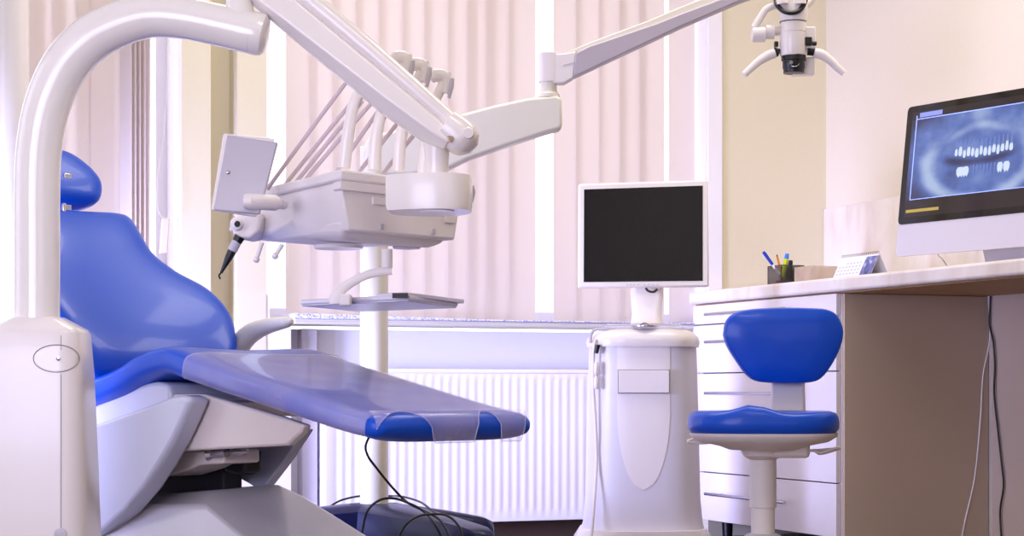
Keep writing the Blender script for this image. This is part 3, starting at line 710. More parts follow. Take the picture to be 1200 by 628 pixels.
# monitor of the cart
MY = KY+0.17
b = B(); rings = []
for py, hw_, d_ in ((379, 0.055, 0.04), (368, 0.05, 0.035), (360, 0.052, 0.03), (345, 0.055, 0.025), (330, 0.053, 0.02), (300, 0.05, 0.02)):
    z = CAMZ-(py-HOR)/F*MY
    rings.append([V((P(759, 300, MY).x+x_, MY+0.035+y_, z)) for x_, y_ in rrect(hw_, d_, d_*0.8)])
loft(b, rings); obj('monitor_neck', b, M_WHITE2, cart, ang=50)
def mq(px, py, dy=0.0):
    Y_ = MY+0.0*(px-750)+dy; p = P(px, py, MY); return V((p.x, Y_, p.z))
corn = [mq(677.5, 337.5), mq(831, 336), mq(830, 210.5), mq(678, 215.5)]
rot = math.radians(2.2)
mo = V((corn[0].x+corn[1].x, 0, 0))
b = B(); prism(b, corn, V((0, 0.045, 0)))
mon = obj('monitor', b, M_WHITE, cart, bevel=0.006)
b = B(); prism(b, [mq(684, 330.5, -0.0012), mq(823.5, 329, -0.0012), mq(823.5, 217.5, -0.0012), mq(684.5, 222, -0.0012)], V((0, 0.003, 0)))
obj('screen', b, M_SCREEN, mon)['label'] = 'switched-off black screen'
b = B()
for px in (735, 739, 743, 748, 755, 760, 765, 770): obox(b, mq(px, 333.3, -0.001), (1, 0, 0), (0, 1, 0), UP, 0.0025, 0.002, 0.0014)
obj('button', b, M_GREYP, mon)
b = B(); tube(b, [P(757, 338, MY+0.0), P(760, 341, MY-0.01), P(766, 342, MY-0.01), P(770, 339, MY)], 0.004, 8, 4); obj('cable_stub', b, M_BLACK, mon)
# wand cable of the cart
YW = KY+0.03
b = B(); tube(b, [P(697.5, 398, YW), P(695.3, 420, YW), P(695.2, 455, YW), P(698, 500, YW), P(699, 540, YW), P(696, 590, YW-0.03), P(693, 628, YW-0.05), P(690, 655, YW-0.06)], 0.0055, 10, 6)
wc = obj('cord', b, M_WHITE2, cart)
b = B(); cyl(b, P(700.5, 404, YW-0.01), P(698.5, 414, YW-0.01), 0.009, 16, 0.007); obj('plug', b, M_BLACK, wc)
for y0, y1 in ((424, 440), (440, 456)):
    b = B(); tube(b, [P(699, y0, YW-0.012), P(699, y0+3, YW-0.012), P(699, y1-2, YW-0.012), P(699, y1, YW-0.012)], [0.005, 0.0085, 0.0085, 0.006], 14); obj('connector', b, M_WHITE, wc)
b = B(); tube(b, [P(692, 402, KY+0.05), P(693, 391, KY+0.05), P(699, 386, KY+0.05), P(712, 385.5, KY+0.05)], 0.005, 8, 5); obj('side_handle', b, M_GREYP, cart)

# ------------------------------------------------------------------ dental chair
OX, OY = -0.92, 4.98; A = V((0.70, -0.714, 0)).normalized(); W = V((0.714, 0.70, 0)).normalized()
def CH(p, q_, z): return V((OX, OY, 0))+A*p+W*q_+UP*z
def chp(px, py, q_):
    k = (px-600)/F; o_ = V((OX, OY, 0))+W*q_
    p = (k*o_.y-o_.x)/(A.x-k*A.y); Y_ = o_.y+A.y*p
    return p, CAMZ-(py-HOR)/F*Y_
def CPX(px, py, q_): p, z = chp(px, py, q_); return CH(p, q_, z)
ch = thing('dental_chair', CH(0.2, 0, 0), 'blue upholstered reclining dental chair on a grey base', 'dental chair')
NR = 44
def cring(p, z, nx, nz, hw_, ht, dip, e):
    ring = []
    for j in range(NR):
        a = 2*PI*j/NR; c_, s_2 = math.cos(a), math.sin(a)
        q_ = hw_*math.copysign(abs(c_)**(2/e), c_); h = ht*math.copysign(abs(s_2)**(2/(e*0.8)), s_2)
        if s_2 > 0: h -= dip*(1-(q_/hw_)**2)**1.0*min(1, abs(s_2)*2)
        ring.append(CH(p+nx*h, q_, z+nz*h))
    return ring
def cushion(keys, e=4.0, n=36, end0=True, end1=True):
    """keys: (p, ztop, thick, hw, dip)"""
    # resample smoothly
    ks = smooth_path([V((k[0], k[1], 0)) for k in keys], 6); other = smooth_path([V((k[2], k[3], k[4])) for k in keys], 6)
    rings = []; N = len(ks)
    def tang(i): 
        d = ks[min(i+1, N-1)]-ks[max(i-1, 0)]; return d.normalized()
    st_ = []
    for i in range(N):
        t = tang(i); nx, nz = -t.y, t.x
        if nz < 0: nx, nz = -nx, -nz
        th, hw_, dp = other[i]; st_.append((ks[i].x-nx*th/2, ks[i].y-nz*th/2, nx, nz, hw_, th/2, dp, t))
    def cap(s, sg):
        x, z, nx, nz, hw_, ht, dp, t = s; out_ = []
        for a in (0.96, 0.8, 0.6, 0.4, 0.2, 0.0):
            c_ = math.cos(a*PI/2); s2 = math.sin(a*PI/2); d = ht*1.0*s2*sg
            out_.append(cring(x+t.x*d, z+t.y*d, nx, nz, hw_-ht*0.9*(1-c_), max(ht*(0.03+0.97*c_), 0.001), dp*c_, e))
        return out_
    if end0: rings += cap(st_[0], -1)[:-1]
    for s in st_: rings.append(cring(*s[:7], e))
    if end1: rings += cap(st_[-1], 1)[::-1][1:]
    b = B(); loft(b, rings); return b, st_
b, LEG = cushion([(-0.05, 0.60, 0.09, 0.225, 0.0), (0.10, 0.632, 0.09, 0.232, 0.006), (0.22, 0.666, 0.085, 0.24, 0.014), (0.34, 0.684, 0.087, 0.242, 0.018), (0.45, 0.662, 0.086, 0.242, 0.010), (0.60, 0.626, 0.080, 0.240, 0.006), (0.80, 0.583, 0.074, 0.240, 0.004), (1.0, 0.541, 0.070, 0.240, 0.002), (1.12, 0.520, 0.068, 0.24, 0.001)], e=4.5)
obj('seat_cushion', b, M_BLUE, ch, ang=80)
# backrest: loft along its length; section horizontal across q, normal tilted
b = B(); rings = []
bk = [(-0.015, 0.585, 0.20, 0.03), (-0.03, 0.62, 0.235, 0.045), (-0.07, 0.68, 0.262, 0.05), (-0.13, 0.75, 0.280, 0.05), (-0.20, 0.82, 0.262, 0.048), (-0.26, 0.88, 0.208, 0.046), (-0.32, 0.94, 0.172, 0.045), (-0.38, 1.00, 0.170, 0.045), (-0.43, 1.045, 0.172, 0.042), (-0.45, 1.063, 0.158, 0.030), (-0.458, 1.07, 0.135, 0.012)]
sp = smooth_path([V((x_[0], x_[1], 0)) for x_ in bk], 5); so = smooth_path([V((x_[2], x_[3], 0)) for x_ in bk], 5)
for i in range(len(sp)):
    t = (sp[min(i+1, len(sp)-1)]-sp[max(i-1, 0)]).normalized(); nx, nz = t.y, -t.x
    if nz < 0: nx, nz = -nx, -nz
    nx, nz = abs(t.y), abs(t.x)
    hw_, ht = so[i].x, so[i].y; ring = []
    for j in range(NR):
        a = 2*PI*j/NR; c_, s_2 = math.cos(a), math.sin(a)
        q_ = hw_*math.copysign(abs(c_)**(2/2.8), c_); h = ht*math.copysign(abs(s_2)**(2/2.6), s_2)
        h += 0.05*(q_/0.27)**2-0.02
        ring.append(CH(sp[i].x+nx*h, q_, sp[i].y+nz*h))
    rings.append(ring)
loft(b, rings); obj('backrest', b, M_BLUE, ch, ang=80)
# headrest
b = B(); rings = []
hb = [(-0.485, 1.09, 0.06, 0.02), (-0.495, 1.10, 0.10, 0.04), (-0.525, 1.14, 0.122, 0.05), (-0.55, 1.18, 0.112, 0.048), (-0.575, 1.218, 0.085, 0.042), (-0.59, 1.24, 0.06, 0.028), (-0.597, 1.252, 0.03, 0.012)]
sp = smooth_path([V((x_[0], x_[1], 0)) for x_ in hb], 4); so = smooth_path([V((x_[2], x_[3], 0)) for x_ in hb], 4)
for i in range(len(sp)):
    hw_, ht = so[i].x, so[i].y; ring = []
    for j in range(NR):
        a = 2*PI*j/NR; q_ = hw_*math.cos(a); h = ht*math.sin(a)+0.04*(q_/0.16)**2
        ring.append(CH(sp[i].x+0.75*h, q_, sp[i].y+0.66*h))
    rings.append(ring)
loft(b, rings); obj('headrest', b, M_BLUE, ch, ang=80)
b = B(); obox(b, CH(-0.49, 0.0, 1.09), A, W, UP, 0.006, 0.012, 0.09); tube(b, [CPX(74, 262, -0.05), CPX(75, 238, -0.05)], 0.007, 8); obj('headrest_bar', b, M_METAL, ch, bevel=0.003)
# back shell
b = B(); rings = []
for (x_, z_, hw_, ht) in bk[1:-2]:
    rings.append([CH(x_-0.045+0.7*hh_-0.0, q_, z_-0.035+0.7*hh_) for q_, hh_ in [(hw_*0.8*math.cos(2*PI*j/20), 0.02*math.sin(2*PI*j/20)) for j in range(20)]])
loft(b, rings); obj('back_shell', b, M_WHITE2, ch, ang=60)
# arm rest
def armring(c_, t, ra, rb_): pass
b = B(); pts = [CPX(x_, y_, 0.31) for x_, y_ in ((264, 440), (276, 413), (285, 399), (298, 388), (314, 382), (328, 378.5), (337, 377), (342, 376.5))]
tube(b, pts, [0.024, 0.026, 0.026, 0.025, 0.021, 0.018, 0.015, 0.005], 20, 5, rb=0.036, ref=UP); obj('armrest', b, M_CREAM, ch)
# ---- lower structure, side outlines given as (p, z) of real planes
def side(poly, q0, q1): return [CH(*(lambda r: (r[0], q0, r[1]))(chp(x_, y_, q0))) for x_, y_ in poly], W*(q1-q0)
def sprism(b, poly, q0, q1): pts, e_ = side(poly, q0, q1); prism(b, pts, e_)
b = B(); sprism(b, [(40, 512), (104, 477), (140, 461), (165, 450), (182, 447), (194, 449), (199, 456), (200, 480), (120, 520), (40, 545)], -0.20, 0.18); obj('seat_tray', b, M_SHELL, ch, bevel=0.012, segs=3)
b = B(); sprism(b, [(30, 523), (108, 498), (160, 480), (200, 465), (214, 463), (223, 466), (221, 474), (212, 495), (200, 520), (186, 545), (168, 573), (145, 600), (118, 624), (85, 645), (30, 655)], -0.255, -0.195); obj('side_shield', b, M_SHELL, ch, bevel=0.016, segs=4)
b = B()
sprism(b, [(195, 462), (238, 462), (330, 489), (356, 498), (352, 507), (336, 522), (262, 526), (185, 530)], -0.19, -0.165)
obj('seat_frame', b, M_FRAMEB, ch, bevel=0.006)
b = B(); sprism(b, [(225, 468), (358, 503), (335, 538), (306, 576), (290, 566), (240, 540)], 0.10, 0.13); obj('far_side_plate', b, M_SHELL, ch, bevel=0.005)
b = B(); pA = [chp(345, 500, -0.17), chp(356, 500, -0.17)]
hexa(b, [CH(0.40, -0.17, 0.50), CH(0.44, -0.17, 0.50), CH(0.44, 0.11, 0.50), CH(0.40, 0.11, 0.50), CH(0.40, -0.17, 0.545), CH(0.46, -0.17, 0.535), CH(0.46, 0.11, 0.535), CH(0.40, 0.11, 0.545)]); hexa(b, [CH(-0.1, -0.17, 0.50), CH(0.42, -0.17, 0.52), CH(0.42, 0.11, 0.52), CH(-0.1, 0.11, 0.50), CH(-0.1, -0.17, 0.52), CH(0.42, -0.17, 0.545), CH(0.42, 0.11, 0.545), CH(-0.1, 0.11, 0.52)])
obj('frame_crossplate', b, M_FRAMEB, ch)
b = B(); sprism(b, [(180, 529), (262, 527), (262, 543), (232, 545), (222, 550), (196, 558), (170, 556)], -0.13, -0.02); obj('lift_link', b, M_FRAMEB, ch, bevel=0.006)
b = B(); cyl(b, CPX(243, 533, -0.13), CPX(252, 531, -0.13)+W*0.02, 0.016, 20); cyl(b, CPX(250, 532, -0.14), CPX(266, 530, -0.14), 0.011, 20); cyl(b, CPX(277, 529, -0.12), CPX(287, 528, -0.12), 0.012, 20); cyl(b, CPX(266, 530, -0.13), CPX(290, 529, -0.13), 0.005, 10); obj('hinge_pin', b, M_METAL, ch)
b = B(); sprism(b, [(265, 528), (288, 528), (287, 552), (280, 557), (262, 553)], -0.02, 0.03); obj('motor_block', b, M_BLACK, ch, bevel=0.006)
b = B(); sprism(b, [(150, 545), (180, 530), (240, 545), (262, 552), (262, 590), (150, 600)], 0.0, 0.06); obj('hollow_shade_block', b, M_DARK, ch, bevel=0.006)  # dark block in the hollow under the seat, shade put into its colour
b = B()
bot = [CH(-0.45, -0.33, 0.0), CH(1.0, -0.20, 0.0), CH(1.0, 0.22, 0.0), CH(-0.45, 0.33, 0.0)]
lo = [CH(-0.45, -0.33, 0.06), CH(1.0, -0.20, 0.05), CH(1.0, 0.22, 0.05), CH(-0.45, 0.33, 0.06)]
mid = [CH(-0.2, -0.20, 0.262), CH(0.42, -0.17, 0.285), CH(0.44, 0.12, 0.298), CH(-0.2, 0.2, 0.28)]
top = [CH(-0.15, -0.10, 0.275), CH(0.36, -0.10, 0.315), CH(0.38, 0.09, 0.325), CH(-0.15, 0.16, 0.29)]
loft(b, [bot, lo, mid, top]); obj('base_hood', b, M_HOOD, ch, bevel=0.010, segs=3)
# ---- plastic foot cover
b = B(); rows = []
for (x_, z_, nx, nz, hw_, ht, dp, t) in LEG:
    if x_ < 0.43: continue
    row = []
    for j in range(31):
        a = math.radians(-24+228*j/30); c_, s_2 = math.cos(a), math.sin(a); e_ = 4.5
        q_ = (hw_+0.004)*math.copysign(abs(c_)**(2/e_), c_); h = (ht+0.003)*math.copysign(abs(s_2)**(2/(e_*0.8)), s_2)
        if s_2 > 0: h -= dp*(1-min(1, abs(q_/hw_))**2)*min(1, abs(s_2)*2)
        row.append((x_+nx*h, q_, z_+nz*h))
    rows.append(row)
vs = [[b.verts.new(CH(*p)) for p in r] for r in rows]
for i in range(len(vs)-1):
    for j in range(30): b.faces.new([vs[i][j], vs[i][j+1], vs[i+1][j+1], vs[i+1][j]])
# end flap with two scallops
x_, z_, nx, nz, hw_, ht, dp, t = LEG[-1]
def flap(qn):                                  # drop length by position across (-1..1)
    import math as m2
    def arch(c0, w0, full, lo_):
        d = abs(qn-c0)/w0
        return lo_ if False else None
    cut = 0
    for c0, w0 in ((-0.66, 0.34), (0.37, 0.17), (0.97, 0.14)):
        d = abs(qn-c0)/w0
        if d < 1: cut = max(cut, math.sqrt(1-d*d))
    return 1-cut
fl = []
NQ = 60
for k in range(9):
    row = []
    for j in range(NQ+1):
        qn = -0.97+1.94*j/NQ; q_ = qn*hw_
        Lf = 0.012+flap(qn)*(ht*2.35); d = Lf*k/8
        # path: goes forward then down round the nose
        r_ = ht
        if d < r_*1.4: a = d/(r_*1.0)*0.85; px_ = r_*1.06*math.sin(a); hz_ = (r_+0.003)*math.cos(a)
        else: a = 1.19; px_ = r_*1.06*math.sin(a)+0.004; hz_ = (r_+0.003)*math.cos(a)-(d-r_*1.4)
        edge_ = max(0, (abs(qn)-0.85)/0.15); px_ -= edge_**2*0.02
        hz_ -= edge_**2*0.004
        row.append(b.verts.new(CH(x_+nx*hz_+t.x*px_, q_, z_+nz*hz_+t.y*px_)))
    fl.append(row)
for i in range(8):
    for j in range(NQ): b.faces.new([fl[i][j], fl[i][j+1], fl[i+1][j+1], fl[i+1][j]])
hem = [v.co.copy() for v in fl[-1]]
start = [v.co.copy() for v in vs[0]]
fc = obj('foot_cover', b, M_FILM, ang=80); tag(fc, 'clear plastic film stretched over the leg end of the blue chair', 'plastic cover')
b = B(); tube(b, hem, 0.0011, 6)
ho = obj('hem', b, M_FILME, fc)
b = B(); tube(b, start, 0.0010, 6); obj('hem', b, M_FILME, fc)
b = None

# ------------------------------------------------------------------ arch and delivery arm, foreground left
TY = 4.3
ua = thing('delivery_unit_stand', P(45, 628, TY)*1.0, 'white floor column with an arched tube at the left edge', 'stand')
ua.location.z = 0
ST_ = F/TY
def tp(px, py, dy=0.0): p = P(px, py, TY); return V((p.x, p.y+dy, p.z))
b = B()
path = [tp(43.5, 385), tp(43.5, 300), tp(43.5, 220), tp(46, 170), tp(56, 122), tp(76, 78), tp(106, 46), tp(143, 27), tp(178, 19), tp(215, 21), tp(255, 29), tp(296, 38.5)]
tube(b, path, [26.5/ST_, 26.5/ST_, 26.5/ST_, 26.5/ST_, 27/ST_, 27.3/ST_, 27.3/ST_, 26/ST_, 25/ST_, 24.5/ST_, 24.5/ST_, 25/ST_], 40, 8)
arch = obj('arch_tube', b, M_GLOSSW, ua, ang=60)
b = B(); d_ = (tp(312, 42)-tp(296, 38.5)).normalized(); lathe(b, tp(296, 38.5), [(25.2/ST_, 0), (25.2/ST_, 0.018), (24/ST_, 0.026), (20/ST_, 0.032), (2/ST_, 0.036)], 40, d_); obj('end_cap', b, M_GLOSSW, arch)
b = B(); lathe(b, tp(281, 22), [(19/ST_, -0.02), (18.5/ST_, 0.0), (17/ST_, 0.02), (14/ST_, 0.05), (11.5/ST_, 0.10), (11/ST_, 0.14)], 32, (-0.05, 0, 1)); obj('pivot_cone', b, M_GLOSSW, arch)
b = B(); rings = []
for py, hw_, dx in ((1200, 70, 0), (628, 65, 0), (549, 62.5, 0), (438, 58, 0), (392, 54.5, 0), (386, 51, 0), (376, 34, 0), (372, 27, 0)):
    z = max(0.0, CAMZ-(py-HOR)/ST_); 
    rings.append([V((tp(46, 0).x+x_, TY-0.0+y_, z)) for x_, y_ in rrect(hw_/ST_, hw_*0.9/ST_, hw_*0.42/ST_, 6)])
loft(b, rings); col = obj('column_housing', b, M_WHITE, ua, ang=35, bevel=0.002)
def chw(z):
    py = HOR-(z-CAMZ)*ST_
    return (54.5+(py-392)*3.5/46 if py < 438 else 58+(py-438)*4.5/111 if py < 549 else 62.5+(py-549)*2.5/79)/ST_
def fp(px, py, d=0.0):
    Y_ = TY-0.12
    for _ in range(6):
        hw_ = chw(P(px, py, Y_).z); cr_ = hw_*0.42/0.9 if False else hw_*0.42
        x_ = abs(P(px, py, Y_).x-tp(46, 0).x)-(hw_-cr_)
        Y_ = TY-hw_*0.9+(cr_-math.sqrt(max(0, cr_*cr_-x_*x_)) if x_ > 0 else 0)
    return P(px, py, Y_-d)
b = B(); seam = [fp(71.5, y_, 0.0004) for y_ in (393, 404, 410)]; tube(b, seam, 0.0008, 6); obj('seam', b, M_SEAM, col); b = B(); seam = [fp(71.5, y_, 0.0006) for y_ in (438, 460, 500, 549, 600, 628, 680)]; tube(b, seam, 0.0008, 6); obj('seam', b, M_SEAM, col)
b = B(); ring = [fp(66+27*math.cos(a), 420+16*math.sin(a), 0.0003) for a in [2*PI*k/40 for k in range(41)]]; tube(b, ring, 0.0012, 6)
obj('badge_rim', b, M_SEAM, col)
b = B(); loft(b, [[fp(66+26*s_k*math.cos(a), 420+15*s_k*math.sin(a), d_k) for a in [2*PI*k/40 for k in range(40)]] for s_k, d_k in ((1, -0.001), (0.97, 0.0008), (0.8, 0.0008), (0.6, 0.0008), (0.4, 0.0008), (0.2, 0.0008), (0.02, 0.0008))]); bd = obj('badge', b, M_WHITE, col)
b = B(); lathe(b, fp(68.5, 420, 0.0005), [(0.005, 0), (0.005, 0.003), (0.001, 0.004)], 16, (0, -1, 0)); obj('screw', b, M_METAL, bd)
b = B(); lathe(b, fp(71, 626, -0.001), [(0.014, 0), (0.014, 0.003), (0.010, 0.004)], 20, (0, -1, 0)); obj('plug', b, M_GREYP, col)

# big sloping arm with delivery head
DY = 4.42
dl = thing('delivery_unit', P(470, 290, DY), 'white delivery head with instruments hanging from a thick sloping arm over the chair', 'dental delivery unit')
def dp_(px, py, Y_=DY): return P(px, py, Y_)
# arm beam: two stacked rounded bars
DA = DY-0.10
s0 = V((295, -42)); s1 = V((536, 158)); dr = V((241, 200)).normalized()
nrm = V((-dr.y, dr.x))     # pointing down-left in pixels
def armsec(center_off0, center_off1, half, yh, e, Yc, name, m_, a=s0, c=s1, seg=28):
    p0 = a+nrm*center_off0; p1 = c+nrm*center_off1
    b = B(); pth = [dp_(p0.x+(p1.x-p0.x)*t, p0.y+(p1.y-p0.y)*t, Yc) for t in (0, 0.25, 0.5, 0.75, 1)]
    n3 = V((nrm.x, 0, -nrm.y)); tube(b, pth, half*Yc/F, seg, 0, rb=yh, ref=n3, e=e); return obj(name, b, m_, dl, ang=50)
n3 = V((nrm.x, 0, -nrm.y))
def axp(t, n_, y_): p = s0+(s1-s0)*t+nrm*n_; return P(p.x, p.y, DA)+V((0, y_, 0))
b = B(); TS = ((0, -10, 14.5), (0.21, -9.5, 13.5), (0.52, -9.3, 13.0), (0.735, -8, 12.0), (1, -6, 10.5))
tube(b, [axp(t, c_, 0) for t, c_, r_ in TS], [r_*DA/F for t, c_, r_ in TS], 28, 0, rb=0.046, ref=n3, e=2.2); obj('upper_arm_tube', b, M_WHITE, dl, ang=50)
b = B(); loft(b, [[axp(t, c_-3, -0.028), axp(t, c_, -0.040), axp(t, f_, -0.046), axp(t, u_, -0.018), axp(t, u_, 0.03), axp(t, c_+6, 0.045), axp(t, c_-3, 0.03)] for t, c_, f_, u_ in ((0, 2, 31, 36), (0.21, 2, 28, 36), (0.735, 2.5, 22, 37), (0.93, 3, 18, 31), (1, 3, 16, 24))])
obj('lower_arm_channel', b, M_WHITE, dl, bevel=0.004, segs=3)
b = B(); e0 = P(541, 163, DA); tube(b, [P(523, 147, DA), P(533, 155, DA), P(543, 163.5, DA), P(550, 170, DA), P(555, 175, DA)], [20*DA/F, 21*DA/F, 21*DA/F, 17*DA/F, 7*DA/F], 28, 3, rb=0.052, ref=V((nrm.x, 0, -nrm.y)), e=2.4); ek = obj('arm_end', b, M_WHITE, dl, ang=60)
b = B(); lathe(b, P(527, 163, DA-0.052), [(0.0075, 0), (0.0075, 0.003), (0.003, 0.0035)], 18, (0, -1, 0)); obj('bolt_cap', b, M_SCREW, ek)
b = B(); cyl(b, P(549, 156, DA-0.046), P(549, 156, DA-0.056), 0.014, 24, 0.011); obj('knob', b, M_WHITE, ek)
b = B(); lathe(b, P(512, 206, DA+0.02), [(0.027, -0.01), (0.027, 0.03), (0.0285, 0.055), (0.033, 0.08)], 32); obj('arm_stem', b, M_WHITE, dl)
# delivery head plan
Nn = V((-0.402, 4.40, 0)); dR = V((0.66, 0.75, 0)).normalized(); dL = V((-0.50, 0.866, 0)).normalized()
Rr = Nn+dR*0.43; Ll = Nn+dL*0.50; Bb = Ll+dR*0.26
def plan(n_, r_, l_, bk_, z, inset=0.0): 
    pts = [Nn+dR*n_*0, Rr, Bb, Ll]
    return pts
cen = (Nn+Rr+Bb+Ll)/4
def lvl(z, sc_, zl=None, extra=V((0, 0, 0)), dl_=1.0):
    out_ = []
    for i, p in enumerate((Nn, Rr, Bb, Ll)):
        q_ = cen+(p-cen)*sc_; zz = z
        if zl is not None and i in (2, 3): zz = zl
        out_.append(V((q_.x, q_.y, zz))+extra)
    return out_
ZT = P(402, 198, 4.40).z
b = B(); loft(b, [lvl(ZT-0.026, 1.0), lvl(ZT, 1.0), ]); obj('top_deck', b, M_WHITE2, dl, bevel=0.006)
b = B(); rings = []
for t, zt_a, zc_a, zb_a, r0_, r1_ in ((0.012, -0.024, -0.055, -0.142, 0.0, 0.42), (0.12, -0.024, -0.072, -0.141, 0.0, 0.42), (0.30, -0.024, -0.098, -0.139, 0.0, 0.40), (0.47, -0.026, -0.118, -0.136, 0.0, 0.34), (0.50, -0.034, -0.120, -0.134, 0.0, 0.32), (0.60, -0.052, -0.116, -0.122, 0.004, 0.24), (0.65, -0.062, -0.102, -0.108, 0.012, 0.18)):
    o_ = Nn+dL*t
    rings.append([V((o_.x, o_.y, ZT))+dR*r_+UP*z_ for r_, z_ in ((r0_+0.010, zt_a), (r0_+0.010, zc_a), (r0_+0.034, zb_a), (r1_-0.02, zb_a), (r1_, zc_a), (r1_, zt_a))])
loft(b, rings); obj('body', b, M_WHITE2, dl, bevel=0.006)
b = B(); rings = []
for z_, i_ in ((-0.026, 0.004), (-0.044, 0.004), (-0.048, 0.010)):
    rings.append([V((p.x, p.y, ZT+z_)) for p in (Nn+dL*0.003+dR*i_*0.5, Nn+dL*0.003+dR*0.425, Nn+dL*0.05+dR*0.425, Nn+dL*0.05+dR*i_)])
loft(b, rings); obj('front_ledge', b, M_WHITE2, dl, bevel=0.002)
b = B(); loft(b, [lvl(ZT-0.115, 0.86, ZT-0.10), lvl(ZT-0.150, 0.82, ZT-0.125), lvl(ZT-0.160, 0.70, ZT-0.135)]); tub = obj('lower_tub', b, M_WHITE2, dl, bevel=0.010)
# small embossed tabs on the right face
nRf = V((dR.y, -dR.x, 0))
for f, dz_, wd_ in ((0.28, -0.065, 0.022), (0.86, -0.092, 0.018)):
    p = Nn+dL*0.012+dR*(0.43*f+0.01); b = B(); obox(b, V((p.x, p.y, ZT+dz_))+nRf*0.002, dR, nRf, UP, wd_, 0.003, 0.010); obj('release_tab', b, M_WHITE2, dl, bevel=0.004)
for f in (0.30, 0.75):
    p = Nn+dL*0.014+dR*(0.40*f+0.02); b = B(); obox(b, V((p.x, p.y, ZT-0.125))+nRf*0.002, dR, nRf, UP, 0.006, 0.004, 0.007); obj('catch', b, M_GREYP, dl, bevel=0.001)
b = B()
lathe(b, V((cen.x-0.02, cen.y-0.06, ZT-0.166)), [(0.06, 0), (0.063, 0.008)], 32); obj('lamp_ring', b, M_WHITE, dl)
b = B(); pr_ = cen+(Rr-cen)*0.5; lathe(b, V((pr_.x, pr_.y, ZT-0.163)), [(0.022, 0), (0.034, 0.001), (0.036, 0.008)], 32); obj('socket_ring', b, M_GREYP, dl)
# bracket housing carrying the stem
sx_, sy_ = P(512, 205, DA+0.02).x, DA+0.02
b = B(); zb1, zb0 = P(512, 204, DA).z, P(512, 246, DA).z
pl = []
hc = V((sx_, sy_, 0))
pl_in = [hc+V((-0.118, -0.01, 0)), hc+V((-0.06, -0.045, 0)), hc+V((0.01, -0.058, 0)), hc+V((0.055, -0.045, 0)), hc+V((0.078, 0.0, 0)), hc+V((0.075, 0.08, 0)), hc+V((0.02, 0.15, 0)), hc+V((-0.10, 0.12, 0))]
pl = smooth_path(pl_in+[pl_in[0]], 4)[:-1]
loft(b, [[V((p.x*0.97+hc.x*0.03, p.y*0.97+hc.y*0.03, zb0)) for p in pl], [V((p.x, p.y, zb0+0.012)) for p in pl], [V((p.x, p.y, zb1-0.004)) for p in pl], [V((p.x*0.98+hc.x*0.02, p.y*0.98+hc.y*0.02, zb1)) for p in pl]])
br = obj('bracket_housing', b, M_WHITE, dl, ang=40)
b = B(); lathe(b, V((sx_+0.0, sy_+0.0, zb0-0.003)), [(0.02, 0), (0.04, 0.001), (0.042, 0.006)], 32); obj('bracket_plug', b, M_WHITE, br)
b = B(); lathe(b, P(532, 220, DA-0.012), [(0.005, 0), (0.005, 0.003), (0.002, 0.0035)], 14, (0.3, -1, 0)); obj('screw', b, M_GREYP, br)
b = B(); tube(b, [P(538, 222, 4.55), P(551, 221, 4.55), P(549, 236, 4.55)], 0.012, 12, 3); obj('side_latch', b, M_GREYP, dl)
# instrument whips and their hoses
tp_data = [  # base px, mid, top, head
    ((403, 197), (409, 150), (416, 118), (428, 100), (441, 86), 4.55),
    ((438, 199), (441, 160), (447, 132), (457, 104), (474, 76), 4.60),
    ((467, 201), (469, 168), (474, 140), (482, 112), (494, 84), 4.65),
    ((496, 203), (499, 175), (503, 150), (509, 122), (520, 97), 4.70)]
for i, (a, b1, c1, d1, e1_, Y_) in enumerate(tp_data):
    b = B(); sc4 = 4.5/4.5
    tube(b, [P(*a, Y_), P(*b1, Y_), P(*c1, Y_), P(*d1, Y_), P(*e1_, Y_)], [0.0155, 0.0150, 0.0135, 0.012, 0.013], 16, 6, rb=0.013, ref=(1, 0, 0), e=2.6)
    wh = obj('instrument_arm', b, M_WHITE, dl)
    b = B(); ex, ey = e1_
    tube(b, [P(ex+1, ey+12, Y_), P(ex+4, ey+2, Y_), P(ex+1, ey-7, Y_), P(ex-9, ey-8, Y_), P(ex-15, ey-3, Y_)], [0.010, 0.014, 0.017, 0.018, 0.010], 16, 4, rb=0.016); obj('hook_head', b, M_WHITE, wh)
    b = B(); tube(b, [P(ex+6, ey+18, Y_-0.016), P(ex+9, ey+4, Y_-0.016), P(ex+10, ey-5, Y_-0.016)], [0.004, 0.006, 0.005], 8, 4); obj('hook_slot', b, M_GREYP, wh)
    b = B(); obox(b, P(ex+4, ey-10, Y_), (1, 0, 0.1), (0, 1, 0), UP, 0.010, 0.008, 0.005); obj('switch_tip', b, M_WHITE, wh, bevel=0.002)
    b = B(); obox(b, P(c1[0]+7, c1[1]-8, Y_+0.002), (0.35, 0, 1), (0, 1, 0), (1, 0, -0.35), 0.034, 0.008, 0.007); obj('instrument_clip', b, M_GREYP, wh, bevel=0.003)
for (x0, y0), (x1, y1) in (((313, 219), (418, 80)), ((332, 216), (440, 86)), ((356, 210), (436, 120)), ((388, 208), (470, 92)), ((418, 202), (497, 106)), ((446, 204), (510, 128)), ((345, 213), (425, 118))):
    b = B(); tube(b, [P(x0, y0+3, 4.72), P((x0+x1)/2-1, (y0+y1)/2+2, 4.70), P(x1, y1, 4.68)], 0.0052, 10, 6); obj('hose', b, M_HOSE, dl)
